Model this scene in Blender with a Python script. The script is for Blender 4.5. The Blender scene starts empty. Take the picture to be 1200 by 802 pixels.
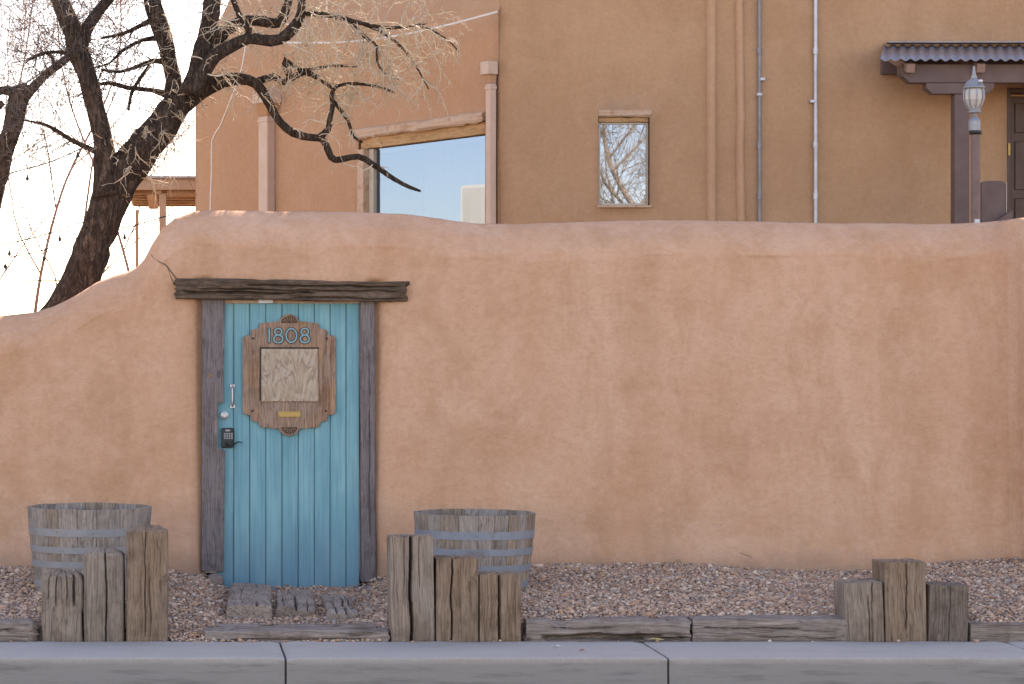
import bpy, bmesh, math, random
import numpy as np
from mathutils import Vector, Matrix, noise as mnoise

R = math.radians
scene = bpy.context.scene
col = scene.collection

# ------------------------------------------------------------------ camera
CAMZ = 1.57          # eye height above the kerb top
F = 3000.0           # focal length in photograph pixels (1200 wide)
U0, V0 = 200.0, 415.0
cd = bpy.data.cameras.new('camera')
cam = bpy.data.objects.new('camera', cd); col.objects.link(cam)
cam.location = (0, 0, CAMZ); cam.rotation_euler = (R(90), 0, 0)
cd.sensor_fit = 'HORIZONTAL'; cd.sensor_width = 36.0; cd.lens = 36.0 * F / 1200
cd.shift_x = (600 - U0) / 1200; cd.shift_y = (V0 - 401) / 1200
cd.clip_end = 2000
scene.camera = cam
scene.cycles.max_bounces = 6; scene.cycles.diffuse_bounces = 3; scene.cycles.glossy_bounces = 3; scene.cycles.transparent_max_bounces = 6
scene.render.resolution_x = 1024; scene.render.resolution_y = 684

# ------------------------------------------------------------------ light
SUN_EL, SUN_AZ = 32.7, 20.0      # sun stands behind the house, a little to the right
w = bpy.data.worlds.new('World'); scene.world = w; w.use_nodes = True
nt = w.node_tree; nt.nodes.clear()
sky = nt.nodes.new('ShaderNodeTexSky'); sky.sky_type = 'NISHITA'; sky.sun_disc = False
sky.sun_elevation = R(SUN_EL); sky.sun_rotation = R(SUN_AZ)
sky.air_density = 1.0; sky.dust_density = 1.0; sky.ozone_density = 1.0; sky.altitude = 1500
bg = nt.nodes.new('ShaderNodeBackground'); bg.inputs['Strength'].default_value = 0.15
wo = nt.nodes.new('ShaderNodeOutputWorld')
nt.links.new(sky.outputs[0], bg.inputs[0]); nt.links.new(bg.outputs[0], wo.inputs[0])
sd = bpy.data.lights.new('sun', 'SUN'); sd.energy = 4.5; sd.angle = R(0.53); sd.color = (1.0, 0.93, 0.82)
sun = bpy.data.objects.new('sun', sd); col.objects.link(sun)
sv = Vector((math.sin(R(SUN_AZ)) * math.cos(R(SUN_EL)), math.cos(R(SUN_AZ)) * math.cos(R(SUN_EL)), math.sin(R(SUN_EL))))
sun.rotation_euler = sv.to_track_quat('Z', 'Y').to_euler(); sun.location = sv * 60
vs = scene.view_settings
vs.view_transform = 'Standard'; vs.look = 'None'; vs.gamma = 1.0; vs.use_curve_mapping = False
vs.exposure = 2.0
vs.use_white_balance = True; vs.white_balance_temperature = 8800; vs.white_balance_tint = 24   # balanced for open shade

# ------------------------------------------------------------------ helpers
def X(u, d): return (u - U0) * d / F
def Z(v, d): return CAMZ - (v - V0) * d / F
def P(u, v, d): return Vector((X(u, d), d, Z(v, d)))
def M(px, d): return px * d / F

WL = {}                                     # world location of every empty / parented origin
def wloc(o): return WL.get(o.name, Vector(o.location)) if o else Vector((0, 0, 0))
def tag(o, label=None, cat=None, group=None, kind=None):
    if label: o['label'] = label
    if cat: o['category'] = cat
    if group: o['group'] = group
    if kind: o['kind'] = kind
    return o
def empty(name, loc=(0, 0, 0), parent=None):
    o = bpy.data.objects.new(name, None); col.objects.link(o)
    loc = Vector(loc)
    if parent: o.parent = parent; o.location = loc - wloc(parent)
    else: o.location = loc
    WL[o.name] = loc
    return o
def obj(name, mesh, mat=None, parent=None, origin=None, smooth=False, rot=None):
    """mesh data given in coordinates relative to origin (world when origin None)."""
    o = bpy.data.objects.new(name, mesh); col.objects.link(o)
    if mat: mesh.materials.append(mat)
    if smooth: mesh.polygons.foreach_set('use_smooth', [True] * len(mesh.polygons))
    if origin is None:
        if parent:
            mesh.transform(Matrix.Translation(-wloc(parent))); o.parent = parent
            WL[o.name] = wloc(parent)
    else:
        origin = Vector(origin)
        o.location = origin - (wloc(parent) if parent else Vector((0, 0, 0)))
        if parent: o.parent = parent
        WL[o.name] = origin
        if rot: o.rotation_euler = rot
    return o
def setorigin(o, p):
    """move the origin of a top-level mesh object built in world coordinates"""
    p = Vector(p); o.data.transform(Matrix.Translation(-p)); o.location = p; WL[o.name] = p; return o
def pydata(verts, faces):
    me = bpy.data.meshes.new('m'); me.from_pydata([tuple(v) for v in verts], [], faces); me.update(); return me
def bmmesh(bm):
    bmesh.ops.recalc_face_normals(bm, faces=bm.faces)
    me = bpy.data.meshes.new('m'); bm.to_mesh(me); bm.free(); return me
def box(x0, x1, y0, y1, z0, z1, bev=0.0, seg=1):
    bm = bmesh.new()
    v = [bm.verts.new((x, y, z)) for x in (x0, x1) for y in (y0, y1) for z in (z0, z1)]
    for f in ((0, 1, 3, 2), (4, 6, 7, 5), (0, 4, 5, 1), (2, 3, 7, 6), (0, 2, 6, 4), (1, 5, 7, 3)):
        bm.faces.new([v[i] for i in f])
    if bev: bmesh.ops.bevel(bm, geom=list(bm.edges), offset=bev, segments=seg, affect='EDGES', profile=0.5)
    return bmmesh(bm)
def prism(pts, y0, y1, bev=0.0):
    """outline in XZ extruded in Y"""
    bm = bmesh.new()
    a = [bm.verts.new((p[0], y0, p[1])) for p in pts]; b = [bm.verts.new((p[0], y1, p[1])) for p in pts]
    f0 = bm.faces.new(a); f1 = bm.faces.new(b[::-1]); n = len(pts)
    for i in range(n): bm.faces.new((a[i], a[(i + 1) % n], b[(i + 1) % n], b[i]))
    if bev:
        bmesh.ops.bevel(bm, geom=[e for e in f0.edges], offset=bev, segments=2, affect='EDGES', profile=0.5)
    bmesh.ops.triangulate(bm, faces=[f for f in bm.faces if len(f.verts) > 4])
    return bmmesh(bm)
def lathe(prof, n=24, cx=0, cy=0):
    v, f = [], []
    for r, z in prof:
        for k in range(n):
            a = 2 * math.pi * k / n; v.append((cx + r * math.cos(a), cy + r * math.sin(a), z))
    for i in range(len(prof) - 1):
        for k in range(n):
            k2 = (k + 1) % n; f.append((i * n + k, i * n + k2, (i + 1) * n + k2, (i + 1) * n + k))
    return pydata(v, f)
class Tubes:
    def __init__(s): s.v = []; s.f = []
    def add(s, pts, rad, n=5, rough=0.0, seed=0, cap=True):
        pts = [Vector(p) for p in pts]; k = len(pts); base = len(s.v)
        t = (pts[1] - pts[0]).normalized()
        a = t.orthogonal().normalized()
        for i in range(k):
            if i == 0: t = pts[1] - pts[0]
            elif i == k - 1: t = pts[-1] - pts[-2]
            else: t = pts[i + 1] - pts[i - 1]
            if t.length < 1e-9: t = Vector((0, 0, 1))
            t.normalize(); a = (a - t * a.dot(t))
            if a.length < 1e-6: a = t.orthogonal()
            a.normalize(); b = t.cross(a)
            for j in range(n):
                an = 2 * math.pi * j / n; r = rad[i]
                dv = a * math.cos(an) + b * math.sin(an)
                if rough:
                    q = pts[i] + dv * r
                    r *= 1 + rough * (mnoise.noise(Vector((math.cos(an) * 3.1 + seed, math.sin(an) * 3.1, q.z * 1.6))) + 0.8 * mnoise.noise(q * 9) + .5 * mnoise.noise(q * 22))
                s.v.append(pts[i] + dv * r)
        for i in range(k - 1):
            for j in range(n):
                j2 = (j + 1) % n
                s.f.append((base + i * n + j, base + i * n + j2, base + (i + 1) * n + j2, base + (i + 1) * n + j))
        if cap and n > 3:
            s.f.append(tuple(base + j for j in range(n))[::-1]); s.f.append(tuple(base + (k - 1) * n + j for j in range(n)))
    def mesh(s): return pydata(s.v, s.f)
def smooth_path(pts, rad, step):
    """Catmull-Rom resampling of a limb"""
    out, ro = [], []; n = len(pts)
    for i in range(n - 1):
        p0 = pts[max(i - 1, 0)]; p1 = pts[i]; p2 = pts[i + 1]; p3 = pts[min(i + 2, n - 1)]
        m = max(2, int((p2 - p1).length / step))
        for j in range(m):
            t = j / m
            q = 0.5 * ((2 * p1) + (p2 - p0) * t + (2 * p0 - 5 * p1 + 4 * p2 - p3) * t * t + (3 * p1 - p0 - 3 * p2 + p3) * t ** 3)
            out.append(q); ro.append(rad[i] * (1 - t) + rad[i + 1] * t)
    out.append(pts[-1]); ro.append(rad[-1]); return out, ro
def nz(x, y=0.0, z=0.0): return mnoise.noise(Vector((x, y, z)))

def timber(L, wd, th, seed, cracks=(), rough=.004, rc=.018, rings=22, nf=56, round_top=0.0, taper=0.0, jag=.008, bow=0.0, gnaw=0.0):
    """rough-hewn beam along +Z, front face to -Y, with real splits. cracks: (x, width, depth, z0, z1)"""
    hw, ht = wd / 2, th / 2
    base = []
    for i in range(nf + 1): base.append((-hw + wd * i / nf, -ht))
    for i in range(1, 10): base.append((hw, -ht + th * i / 10))
    for i in range(13): base.append((hw - wd * i / 12, ht))
    for i in range(1, 10): base.append((-hw, ht - th * i / 10))
    n = len(base); v, f = [], []
    for k in range(rings + 1):
        z = L * k / rings
        tz = z / L
        sh = 1 - taper * tz
        for j, (x, y) in enumerate(base):
            # corner rounding
            ax, ay = abs(x) - (hw - rc), abs(y) - (ht - rc)
            px, py = x, y
            if ax > 0 and ay > 0:
                l = math.hypot(ax, ay); s_ = rc / l if l > rc else 1
                px = math.copysign(hw - rc + ax * s_, x); py = math.copysign(ht - rc + ay * s_, y)
            g = nz(x * 55 + seed * 7, y * 55, z * 2.2) * rough + nz(x * 9 + seed * 3, y * 9, z * 3.0 + 5) * rough * 1.3
            nx, ny = (0, -1) if (y <= -ht) else ((0, 1) if y >= ht else (math.copysign(1, x), 0))
            if y > -ht and y < ht: pass
            for (cx, cw, cdp, z0, z1) in cracks:
                if y <= -ht and z0 <= z <= z1:
                    xx = cx + .012 * nz(z * 5, seed + cx * 30) + .004 * nz(z * 22, seed)
                    e = max(0, 1 - abs(x - xx) / cw) * min(1, (z - z0) / .05 + .3, (z1 - z) / .05 + .3)
                    g -= cdp * e
            if gnaw: g -= gnaw * max(0, nz(x * 6 + seed, y * 6 + 2, z * 6) - .12) * 2
            px += nx * g; py += ny * g
            zz = z
            if k == rings:
                zz += jag * (nz(x * 40 + seed, y * 40, 3) + .6 * nz(x * 12, y * 12 + seed, 9))
            if round_top:
                q = max(0.0, (z - (L - round_top)) / round_top); s2 = math.sqrt(max(0.05, 1 - (q * .82) ** 2))
                px *= s2; py *= s2
            b = bow * math.sin(math.pi * tz)
            v.append((px * sh + b, py * sh, zz))
    for k in range(rings):
        for j in range(n):
            j2 = (j + 1) % n
            f.append((k * n + j, k * n + j2, (k + 1) * n + j2, (k + 1) * n + j))
    for k, zc in ((0, 0), (rings, L)):
        c0 = len(v)
        for j in range(n):
            x, y, z = v[k * n + j]
            v.append((x * .55, y * .55, z + (jag * 1.5 * nz(x * 50 + seed, y * 50, k)) ))
        ci = len(v); v.append((0, 0, zc))
        for j in range(n):
            j2 = (j + 1) % n
            q = (k * n + j, k * n + j2, c0 + j2, c0 + j); t = (c0 + j, c0 + j2, ci)
            if k == 0: q = q[::-1]; t = t[::-1]
            f.append(q); f.append(t)
    return pydata(v, f)

# ------------------------------------------------------------------ materials
class NT:
    def __init__(s, name):
        s.m = bpy.data.materials.new(name); s.m.use_nodes = True
        s.t = s.m.node_tree; s.b = s.t.nodes['Principled BSDF']; s.out = s.t.nodes['Material Output']
    def n(s, typ, **kw):
        nd = s.t.nodes.new(typ)
        for k, v in kw.items(): setattr(nd, k, v)
        return nd
    def l(s, a, b): s.t.links.new(a, b)
    def pos(s, kind='geo'):
        if kind == 'geo': return s.n('ShaderNodeNewGeometry').outputs['Position']
        c = s.n('ShaderNodeTexCoord').outputs['Object']
        r = s.n('ShaderNodeObjectInfo').outputs['Random']
        k = s.n('ShaderNodeVectorMath', operation='SCALE'); k.inputs[0].default_value = (7, 5, 9); s.l(r, k.inputs['Scale'])
        a = s.n('ShaderNodeVectorMath', operation='ADD'); s.l(c, a.inputs[0]); s.l(k.outputs[0], a.inputs[1])
        return a.outputs[0]
    def map(s, vec, scale=(1, 1, 1), loc=(0, 0, 0), rot=(0, 0, 0)):
        m = s.n('ShaderNodeMapping'); s.l(vec, m.inputs[0])
        m.inputs['Scale'].default_value = scale; m.inputs['Location'].default_value = loc; m.inputs['Rotation'].default_value = rot
        return m.outputs[0]
    def noise(s, vec, scale, detail=5, rough=.55, dist=0.0):
        t = s.n('ShaderNodeTexNoise'); s.l(vec, t.inputs['Vector']); t.inputs['Scale'].default_value = scale
        t.inputs['Detail'].default_value = detail; t.inputs['Roughness'].default_value = rough; t.inputs['Distortion'].default_value = dist
        return t.outputs[0]
    def voro(s, vec, scale, feature='F1', out='Distance'):
        t = s.n('ShaderNodeTexVoronoi', feature=feature); s.l(vec, t.inputs['Vector']); t.inputs['Scale'].default_value = scale
        return t.outputs[out]
    def ramp(s, fac, stops):
        r = s.n('ShaderNodeValToRGB'); s.l(fac, r.inputs[0]); e = r.color_ramp.elements
        while len(e) < len(stops): e.new(0.5)
        for el, (p, c) in zip(e, stops):
            el.position = p; el.color = (c, c, c, 1) if isinstance(c, (int, float)) else (*c, 1)
        return r.outputs[0]
    def mix(s, fac, a, b, blend='MIX'):
        m = s.n('ShaderNodeMix', data_type='RGBA', blend_type=blend)
        for i, x in ((0, fac), (6, a), (7, b)):
            if isinstance(x, (int, float)): m.inputs[i].default_value = x if i == 0 else (x, x, x, 1)
            elif isinstance(x, tuple): m.inputs[i].default_value = (*x, 1)
            else: s.l(x, m.inputs[i])
        return m.outputs[2]
    def math(s, op, a, b=0.0, c=None):
        m = s.n('ShaderNodeMath', operation=op)
        for i, x in enumerate((a, b, c)):
            if x is None: continue
            if isinstance(x, (int, float)): m.inputs[i].default_value = x
            else: s.l(x, m.inputs[i])
        return m.outputs[0]
    def bump(s, h, strength=.5, dist=.01, prev=None):
        b = s.n('ShaderNodeBump'); b.inputs['Strength'].default_value = strength; b.inputs['Distance'].default_value = dist
        s.l(h, b.inputs['Height'])
        if prev: s.l(prev, b.inputs['Normal'])
        return b.outputs[0]
    def fin(s, color, rough=.85, normal=None, metal=0.0, spec=.3):
        i = s.b.inputs
        if isinstance(color, tuple): i['Base Color'].default_value = (*color, 1)
        else: s.l(color, i['Base Color'])
        if isinstance(rough, (int, float)): i['Roughness'].default_value = rough
        else: s.l(rough, i['Roughness'])
        i['Metallic'].default_value = metal; i['Specular IOR Level'].default_value = spec
        if normal: s.l(normal, i['Normal'])
        return s.m

def adobe(name, base, light, stain, streak=0.5, zdirt=None):
    t = NT(name); p = t.pos()
    big = t.noise(p, .8, 4, .6, .8)
    c = t.mix(t.ramp(big, [(.36, 0), (.66, 1)]), base, light)
    st = t.noise(t.map(p, (1.5, 1.5, .75)), 1.7, 6, .66, .9)
    c = t.mix(t.math('MULTIPLY', t.ramp(st, [(.48, 0), (.63, 1)]), streak), c, stain)
    vs_ = t.noise(t.map(p, (3.4, 3.4, .5), (6, 2, 1)), 1.0, 5, .6, .4)
    c = t.mix(t.math('MULTIPLY', t.ramp(vs_, [(.50, 0), (.72, 1)]), streak * 1.0), c, stain)
    pt = t.noise(t.map(p, (1.0, 1, 1.3), (3, 1, 7)), 2.8, 6, .68, 1.3)
    c = t.mix(t.math('MULTIPLY', t.ramp(pt, [(.46, 0), (.72, 1)]), .5), c, (light[0] * 1.04, light[1] * 1.06, light[2] * 1.14))
    fine = t.noise(p, 24, 5, .72, .5)
    c = t.mix(t.math('MULTIPLY', t.ramp(fine, [(.42, 0), (.70, 1)]), .30), c, t.mix(1.0, c, (.66, .58, .53), 'MULTIPLY'))
    if zdirt:
        sx = t.n('ShaderNodeSeparateXYZ'); t.l(p, sx.inputs[0])
        zz = t.math('ADD', sx.outputs[2], t.math('MULTIPLY', t.noise(t.map(p, (1, 1, .5)), 3.6, 6, .68), -.40))
        e = t.math('MULTIPLY', t.ramp(t.math('MULTIPLY_ADD', zz, 2.0, .5), [(.46, 1), (.74, 0)]), .7)
        c = t.mix(e, c, zdirt)
    sw = t.noise(t.map(p, (3, 3, 6), (2, 8, 5), rot=(0, .5, 0)), 3.0, 6, .78, 2.2)
    c = t.mix(t.math('MULTIPLY', t.ramp(sw, [(.53, 0), (.58, 1), (.63, 0)]), .42), c, stain)
    c = t.mix(t.math('MULTIPLY', t.ramp(sw, [(.36, 0), (.41, 1), (.46, 0)]), .22), c, light)
    scr = t.noise(t.map(p, (9, 9, 18), rot=(.0, .4, .0)), 2.2, 5, .72, 1.2)
    h = t.math('ADD', t.math('MULTIPLY', scr, .55), t.math('MULTIPLY', t.noise(p, 130, 3, .7), .22))
    n2 = t.bump(h, .5, .012)
    return t.fin(c, .92, n2, spec=.12)

def wood(name, cols, axis='Z', scale=1.0, dark=(.05, .04, .035), crack=.7, rough=.88, bump=.6, coord='obj', gray=None, lines=.42, top=None):
    """weathered timber: long grain along axis"""
    t = NT(name); p = t.pos(coord); k = scale
    def ax(a, b): return {'Z': (a, a, b), 'X': (b, a, a), 'Y': (a, b, a)}[axis]
    wob = t.n('ShaderNodeVectorMath', operation='ADD'); t.l(p, wob.inputs[0])
    nn = t.n('ShaderNodeTexNoise'); t.l(t.map(p, ax(5 * k, 3 * k)), nn.inputs['Vector']); nn.inputs['Scale'].default_value = 1.6; nn.inputs['Detail'].default_value = 2
    sc_ = t.n('ShaderNodeVectorMath', operation='SCALE'); t.l(nn.outputs['Color'], sc_.inputs[0]); sc_.inputs['Scale'].default_value = .03 / k
    t.l(sc_.outputs[0], wob.inputs[1]); q = wob.outputs[0]
    g1 = t.noise(t.map(q, ax(52 * k, 2.2 * k)), 1.0, 6, .68)
    g2 = t.noise(t.map(q, ax(170 * k, 6 * k), (2, 3, 1)), 1.0, 4, .7)
    b = t.noise(t.map(p, ax(6 * k, 3.5 * k), (5, 1, 2)), 1.0, 5, .66, .4)
    c = t.ramp(g1, [(.26, cols[0]), (.50, cols[1]), (.74, cols[2])])
    if gray: c = t.mix(t.ramp(b, [(.36, 0), (.62, .85)]), c, gray)
    bl = t.noise(t.map(p, ax(4 * k, 5 * k), (1, 7, 3)), 1.0, 5, .7, .5)
    c = t.mix(t.math('MULTIPLY', t.ramp(bl, [(.48, 0), (.66, 1)]), .62), c, t.mix(1.0, c, (.50, .46, .43), 'MULTIPLY'))
    c = t.mix(t.math('MULTIPLY', t.ramp(g2, [(.36, 1), (.54, 0)]), .75), c, t.mix(1.0, c, (.42, .38, .36), 'MULTIPLY'))
    cr = t.noise(t.map(q, ax(20 * k, .8 * k), (8, 2, 4)), 1.0, 3, .5)
    line = t.ramp(cr, [(lines + .064, 0), (lines + .075, 1), (lines + .086, 0)])
    c = t.mix(t.math('MULTIPLY', line, crack), c, dark)
    kn = t.voro(t.map(q, ax(6 * k, 3.2 * k), (1.3, .6, 3.1)), 1.0)
    kk = t.ramp(kn, [(.06, 1), (.10, 0)])
    c = t.mix(t.math('MULTIPLY', kk, .7), c, dark)
    h = t.math('SUBTRACT', t.math('ADD', t.math('MULTIPLY', g1, .5), t.math('MULTIPLY', g2, .5)), t.math('MULTIPLY', line, .6))
    return t.fin(c, rough, t.bump(h, bump, .004 / k), spec=.2)

def plain(name, c, rough=.6, var=.25, scale=20, bump=.15, metal=0.0, spec=.35, dirt=None, dist=.004):
    t = NT(name); p = t.pos('obj')
    n = t.noise(p, scale, 6, .65)
    cc = t.mix(t.math('MULTIPLY', t.ramp(n, [(.35, 0), (.7, 1)]), var), c, tuple(x * .5 for x in c))
    if dirt:
        cc = t.mix(t.ramp(t.noise(p, scale * .35, 6, .7, .5), [(.54, 0), (.68, .85)]), cc, dirt)
    return t.fin(cc, t.ramp(n, [(.2, max(0, rough - .12)), (.8, min(1, rough + .12))]), t.bump(t.noise(p, scale * 5, 3, .6), bump, dist), metal, spec)

MAT = {}
MAT['adobe'] = adobe('pink_adobe_plaster', (.525, .286, .178), (.585, .35, .238), (.435, .23, .132), .56, zdirt=(.33, .205, .145))
MAT['stucco'] = adobe('tan_stucco', (.39, .222, .130), (.43, .258, .155), (.35, .20, .118), .45)
MAT['chase'] = adobe('chase_stucco', (.43, .255, .158), (.46, .28, .178), (.39, .225, .135), .35)
MAT['stucco2'] = adobe('brown_stucco', (.385, .21, .122), (.41, .235, .142), (.35, .19, .112), .35)
MAT['trimtan'] = plain('pink_tan_painted_metal', (.47, .32, .245), .6, .2, 6, .05)
MAT['lintel'] = wood('dark_split_lintel_wood', [(0.056, 0.036, 0.026), (0.134, 0.087, 0.060), (0.280, 0.189, 0.135)], 'Z', .8, (0.022, 0.015, 0.011), .8, bump=.9, gray=(0.140, 0.095, 0.070))
MAT['jamb'] = wood('grey_weathered_jamb_wood', [(0.126, 0.100, 0.098), (0.184, 0.150, 0.145), (0.263, 0.215, 0.199)], 'Z', .9, (0.063, 0.050, 0.046), .5, bump=.5, gray=(0.173, 0.143, 0.147))
MAT['tie'] = wood('weathered_tie_wood', [(0.146, 0.099, 0.073), (0.251, 0.179, 0.136), (0.361, 0.270, 0.209)], 'Z', .8, (0.058, 0.039, 0.028), .6, gray=(0.274, 0.215, 0.176))
MAT['tie_brown'] = wood('brown_tie_wood', [(0.140, 0.084, 0.054), (0.239, 0.152, 0.101), (0.350, 0.237, 0.165)], 'Z', .8, (0.058, 0.035, 0.024), .6, gray=(0.262, 0.185, 0.136))
MAT['tie_dark'] = wood('dark_grey_tie_wood', [(0.099, 0.068, 0.052), (0.169, 0.121, 0.094), (0.245, 0.182, 0.143)], 'Z', .8, (0.041, 0.030, 0.023), .6, gray=(0.181, 0.138, 0.113))
MAT['tie_grey'] = wood('silver_grey_edging_wood', [(0.140, 0.101, 0.082), (0.245, 0.185, 0.155), (0.373, 0.297, 0.256)], 'Z', .8, (0.047, 0.033, 0.026), .8, gray=(0.268, 0.215, 0.190))
MAT['block'] = wood('grey_step_block_wood', [(0.235, 0.174, 0.138), (0.346, 0.269, 0.221), (0.457, 0.365, 0.302)], 'Y', .7, (0.061, 0.047, 0.041), .8, gray=(0.371, 0.292, 0.241))
MAT['stave'] = wood('barrel_stave_wood', [(0.215, 0.165, 0.135), (0.316, 0.253, 0.215), (0.452, 0.369, 0.307)], 'Z', .7, (0.102, 0.083, 0.070), .3, gray=(0.277, 0.237, 0.215), bump=.35)
MAT['stave_b'] = wood('barrel_stave_wood_brown', [(0.175, 0.127, 0.094), (0.326, 0.237, 0.172), (0.513, 0.374, 0.272)], 'Z', .7, (0.093, 0.072, 0.057), .35, gray=(0.210, 0.165, 0.141), bump=.35)
MAT['signwood'] = wood('sign_board_wood', [(.15, .066, .035), (.34, .17, .09), (.52, .32, .20)], 'Z', .8, (.09, .055, .04), .5, gray=(.29, .205, .165))
def teal():
    t = NT('teal_door_paint'); p = t.pos('obj')
    g = t.noise(t.map(p, (70, 70, 1.6)), 1.0, 6, .65); b = t.noise(t.map(p, (5, 5, 1.4)), 1.0, 5, .6)
    c = t.ramp(b, [(.34, (.095, .27, .32)), (.50, (.13, .32, .365)), (.68, (.185, .385, .415))])
    c = t.mix(t.math('MULTIPLY', t.ramp(g, [(.36, 1), (.55, 0)]), .38), c, (.04, .15, .19))
    wr = t.noise(t.map(p, (34, 34, 1.1), (3, 5, 1)), 1.0, 6, .7)
    c = t.mix(t.math('MULTIPLY', t.ramp(wr, [(.60, 0), (.70, 1)]), .42), c, (.24, .38, .40))
    sx = t.n('ShaderNodeSeparateXYZ'); t.l(t.n('ShaderNodeNewGeometry').outputs['Position'], sx.inputs[0])
    z2 = t.math('ADD', sx.outputs[2], t.math('MULTIPLY', t.noise(t.map(p, (3, 3, .6)), 2.0, 6, .7), -.6))
    c = t.mix(t.math('MULTIPLY', t.ramp(t.math('MULTIPLY_ADD', z2, 1.0, .5), [(.36, 1), (.75, 0)]), .45), c, (.11, .225, .31))
    return t.fin(c, .62, t.bump(g, .35, .003), spec=.3)
MAT['teal'] = teal()
MAT['tealnum'] = plain('teal_number_paint', (.15, .31, .34), .5, .3, 60, .1)
MAT['numdark'] = plain('dark_number_outline', (.035, .03, .03), .6, .2, 60, .1)
MAT['brass'] = plain('brass_plate', (.40, .26, .09), .5, .3, 50, .1, .5)
MAT['carved'] = plain('dark_carved_wood', (.055, .035, .028), .8, .4, 90, .4)
MAT['black'] = plain('black_plastic', (.018, .018, .02), .45, .2, 60, .1)
MAT['grey'] = plain('grey_buttons', (.28, .28, .29), .5, .2, 60, .1)
MAT['steel'] = plain('aged_steel', (.42, .42, .44), .4, .3, 60, .1, .7)
MAT['galv'] = plain('galvanised_hoop', (.24, .258, .30), .55, .3, 14, .2, .35, dirt=(.16, .14, .135))
MAT['rusty'] = plain('dull_rusty_hoop', (.27, .262, .272), .6, .3, 14, .2, .25, dirt=(.19, .135, .11))
MAT['soil'] = plain('dry_soil', (.10, .07, .05), .95, .5, 30, .8)
MAT['conduit'] = plain('galvanised_conduit', (.42, .43, .46), .45, .3, 10, .1, .4)
MAT['conduit_d'] = plain('dull_conduit', (.20, .205, .23), .5, .35, 10, .1, .4)
MAT['brown'] = plain('mauve_brown_paint', (.125, .078, .073), .6, .35, 8, .15, dirt=(.10, .064, .06))
MAT['rafter'] = plain('faded_brown_rafter', (.25, .155, .125), .7, .3, 8, .1)
MAT['doorbrown'] = plain('dark_brown_door', (.075, .037, .027), .5, .3, 8, .1)
MAT['corr'] = plain('corrugated_steel', (.27, .252, .27), .45, .3, 5, .1, .5, dirt=(.16, .13, .125))
MAT['lamp'] = plain('silver_lantern', (.27, .275, .30), .5, .3, 40, .2, .4)
MAT['pole'] = plain('rosy_brown_pole', (.175, .11, .10), .6, .4, 14, .15)
MAT['ochre'] = wood('ochre_window_wood', [(.33, .18, .08), (.44, .26, .13), (.50, .31, .17)], 'X', 1.0, (.2, .11, .05), .3, coord='obj', bump=.3)
MAT['peel'] = plain('peeling_pink_paint', (.50, .33, .23), .8, .3, 25, .8, dirt=(.30, .16, .08), dist=.01)
MAT['frame'] = plain('window_frame_beige', (.42, .36, .28), .55, .2, 10, .05)
MAT['cable_w'] = plain('pale_cable', (.62, .55, .50), .6, .2, 20, .05)
MAT['cable_b'] = plain('black_cable', (.02, .02, .022), .6, .2, 20, .05)
MAT['porch'] = wood('porch_timber', [(.26, .15, .09), (.36, .215, .13), (.43, .27, .17)], 'Y', .7, (.14, .08, .05), .4, coord='obj', bump=.3)
MAT['porchf'] = plain('pink_porch_fascia', (.37, .25, .175), .7, .25, 6, .1)
MAT['curtain'] = plain('white_curtain', (.62, .62, .62), .9, .15, 8, .2)
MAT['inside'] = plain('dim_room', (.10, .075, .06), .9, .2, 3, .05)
MAT['white'] = plain('white_plaster_building', (.84, .74, .56), .9, .15, 2, .1)
MAT['leaf'] = plain('dry_leaf', (.50, .36, .16), .8, .4, 60, .3)
MAT['leaf_o'] = plain('orange_dry_leaf', (.42, .13, .04), .8, .3, 60, .3)
MAT['stone'] = plain('pinkish_stone', (.30, .215, .185), .9, .4, 18, .9, dist=.01)
MAT['grout'] = plain('plaster_crack', (.16, .105, .075), .95, .4, 40, .5)

def glass(name, refl, tint=(1, 1, 1), wavy=0.0):
    t = NT(name); t.t.nodes.remove(t.b)
    g = t.n('ShaderNodeBsdfGlossy'); g.inputs['Roughness'].default_value = .01; g.inputs['Color'].default_value = (*tint, 1)
    tr = t.n('ShaderNodeBsdfTransparent'); tr.inputs[0].default_value = (.5, .52, .52, 1)
    mx = t.n('ShaderNodeMixShader'); mx.inputs[0].default_value = refl
    t.l(tr.outputs[0], mx.inputs[1]); t.l(g.outputs[0], mx.inputs[2]); t.l(mx.outputs[0], t.out.inputs[0])
    if wavy:
        p = t.pos()
        t.l(t.bump(t.noise(p, 1.6, 3, .5), wavy, .02), g.inputs['Normal'])
    return t.m
MAT['glass_small'] = glass('small_window_glass', .19, (.66, .77, 1.0))
MAT['glass'] = glass('window_glass', .235, (.52, .70, 1.0))
MAT['lampglass'] = plain('frosted_lantern_glass', (.46, .42, .38), .25, .2, 20, .05, 0, .6)
def ripple():
    t = NT('rippled_old_glass'); p = t.pos('obj')
    h = t.noise(t.map(p, (22, 22, 5)), 1.0, 2, .5, 1.4)
    b = t.bump(h, .42, .02)
    return t.fin((.25, .175, .135), .18, b, .0, .55)
MAT['ripple'] = ripple()
def bark(name, c0, c1, c2):
    t = NT(name); p = t.pos()
    q = t.map(p, (1, 1, .16), rot=(0, R(-20), 0))
    r1 = t.noise(q, 17, 6, .72, 1.4); n = t.noise(t.map(p, (1, 1, .5)), 30, 6, .72, .6)
    rid = t.math('ABSOLUTE', t.math('SUBTRACT', r1, .5))
    c = t.ramp(n, [(.30, c0), (.52, c1), (.76, c2)])
    c = t.mix(t.ramp(rid, [(.0, .85), (.07, 0)]), c, tuple(x * .4 for x in c0))
    h = t.math('ADD', t.ramp(rid, [(0, 0), (.16, 1)]), t.math('MULTIPLY', n, .7))
    return t.fin(c, .95, t.bump(h, 1.0, .035), spec=.1)
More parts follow.
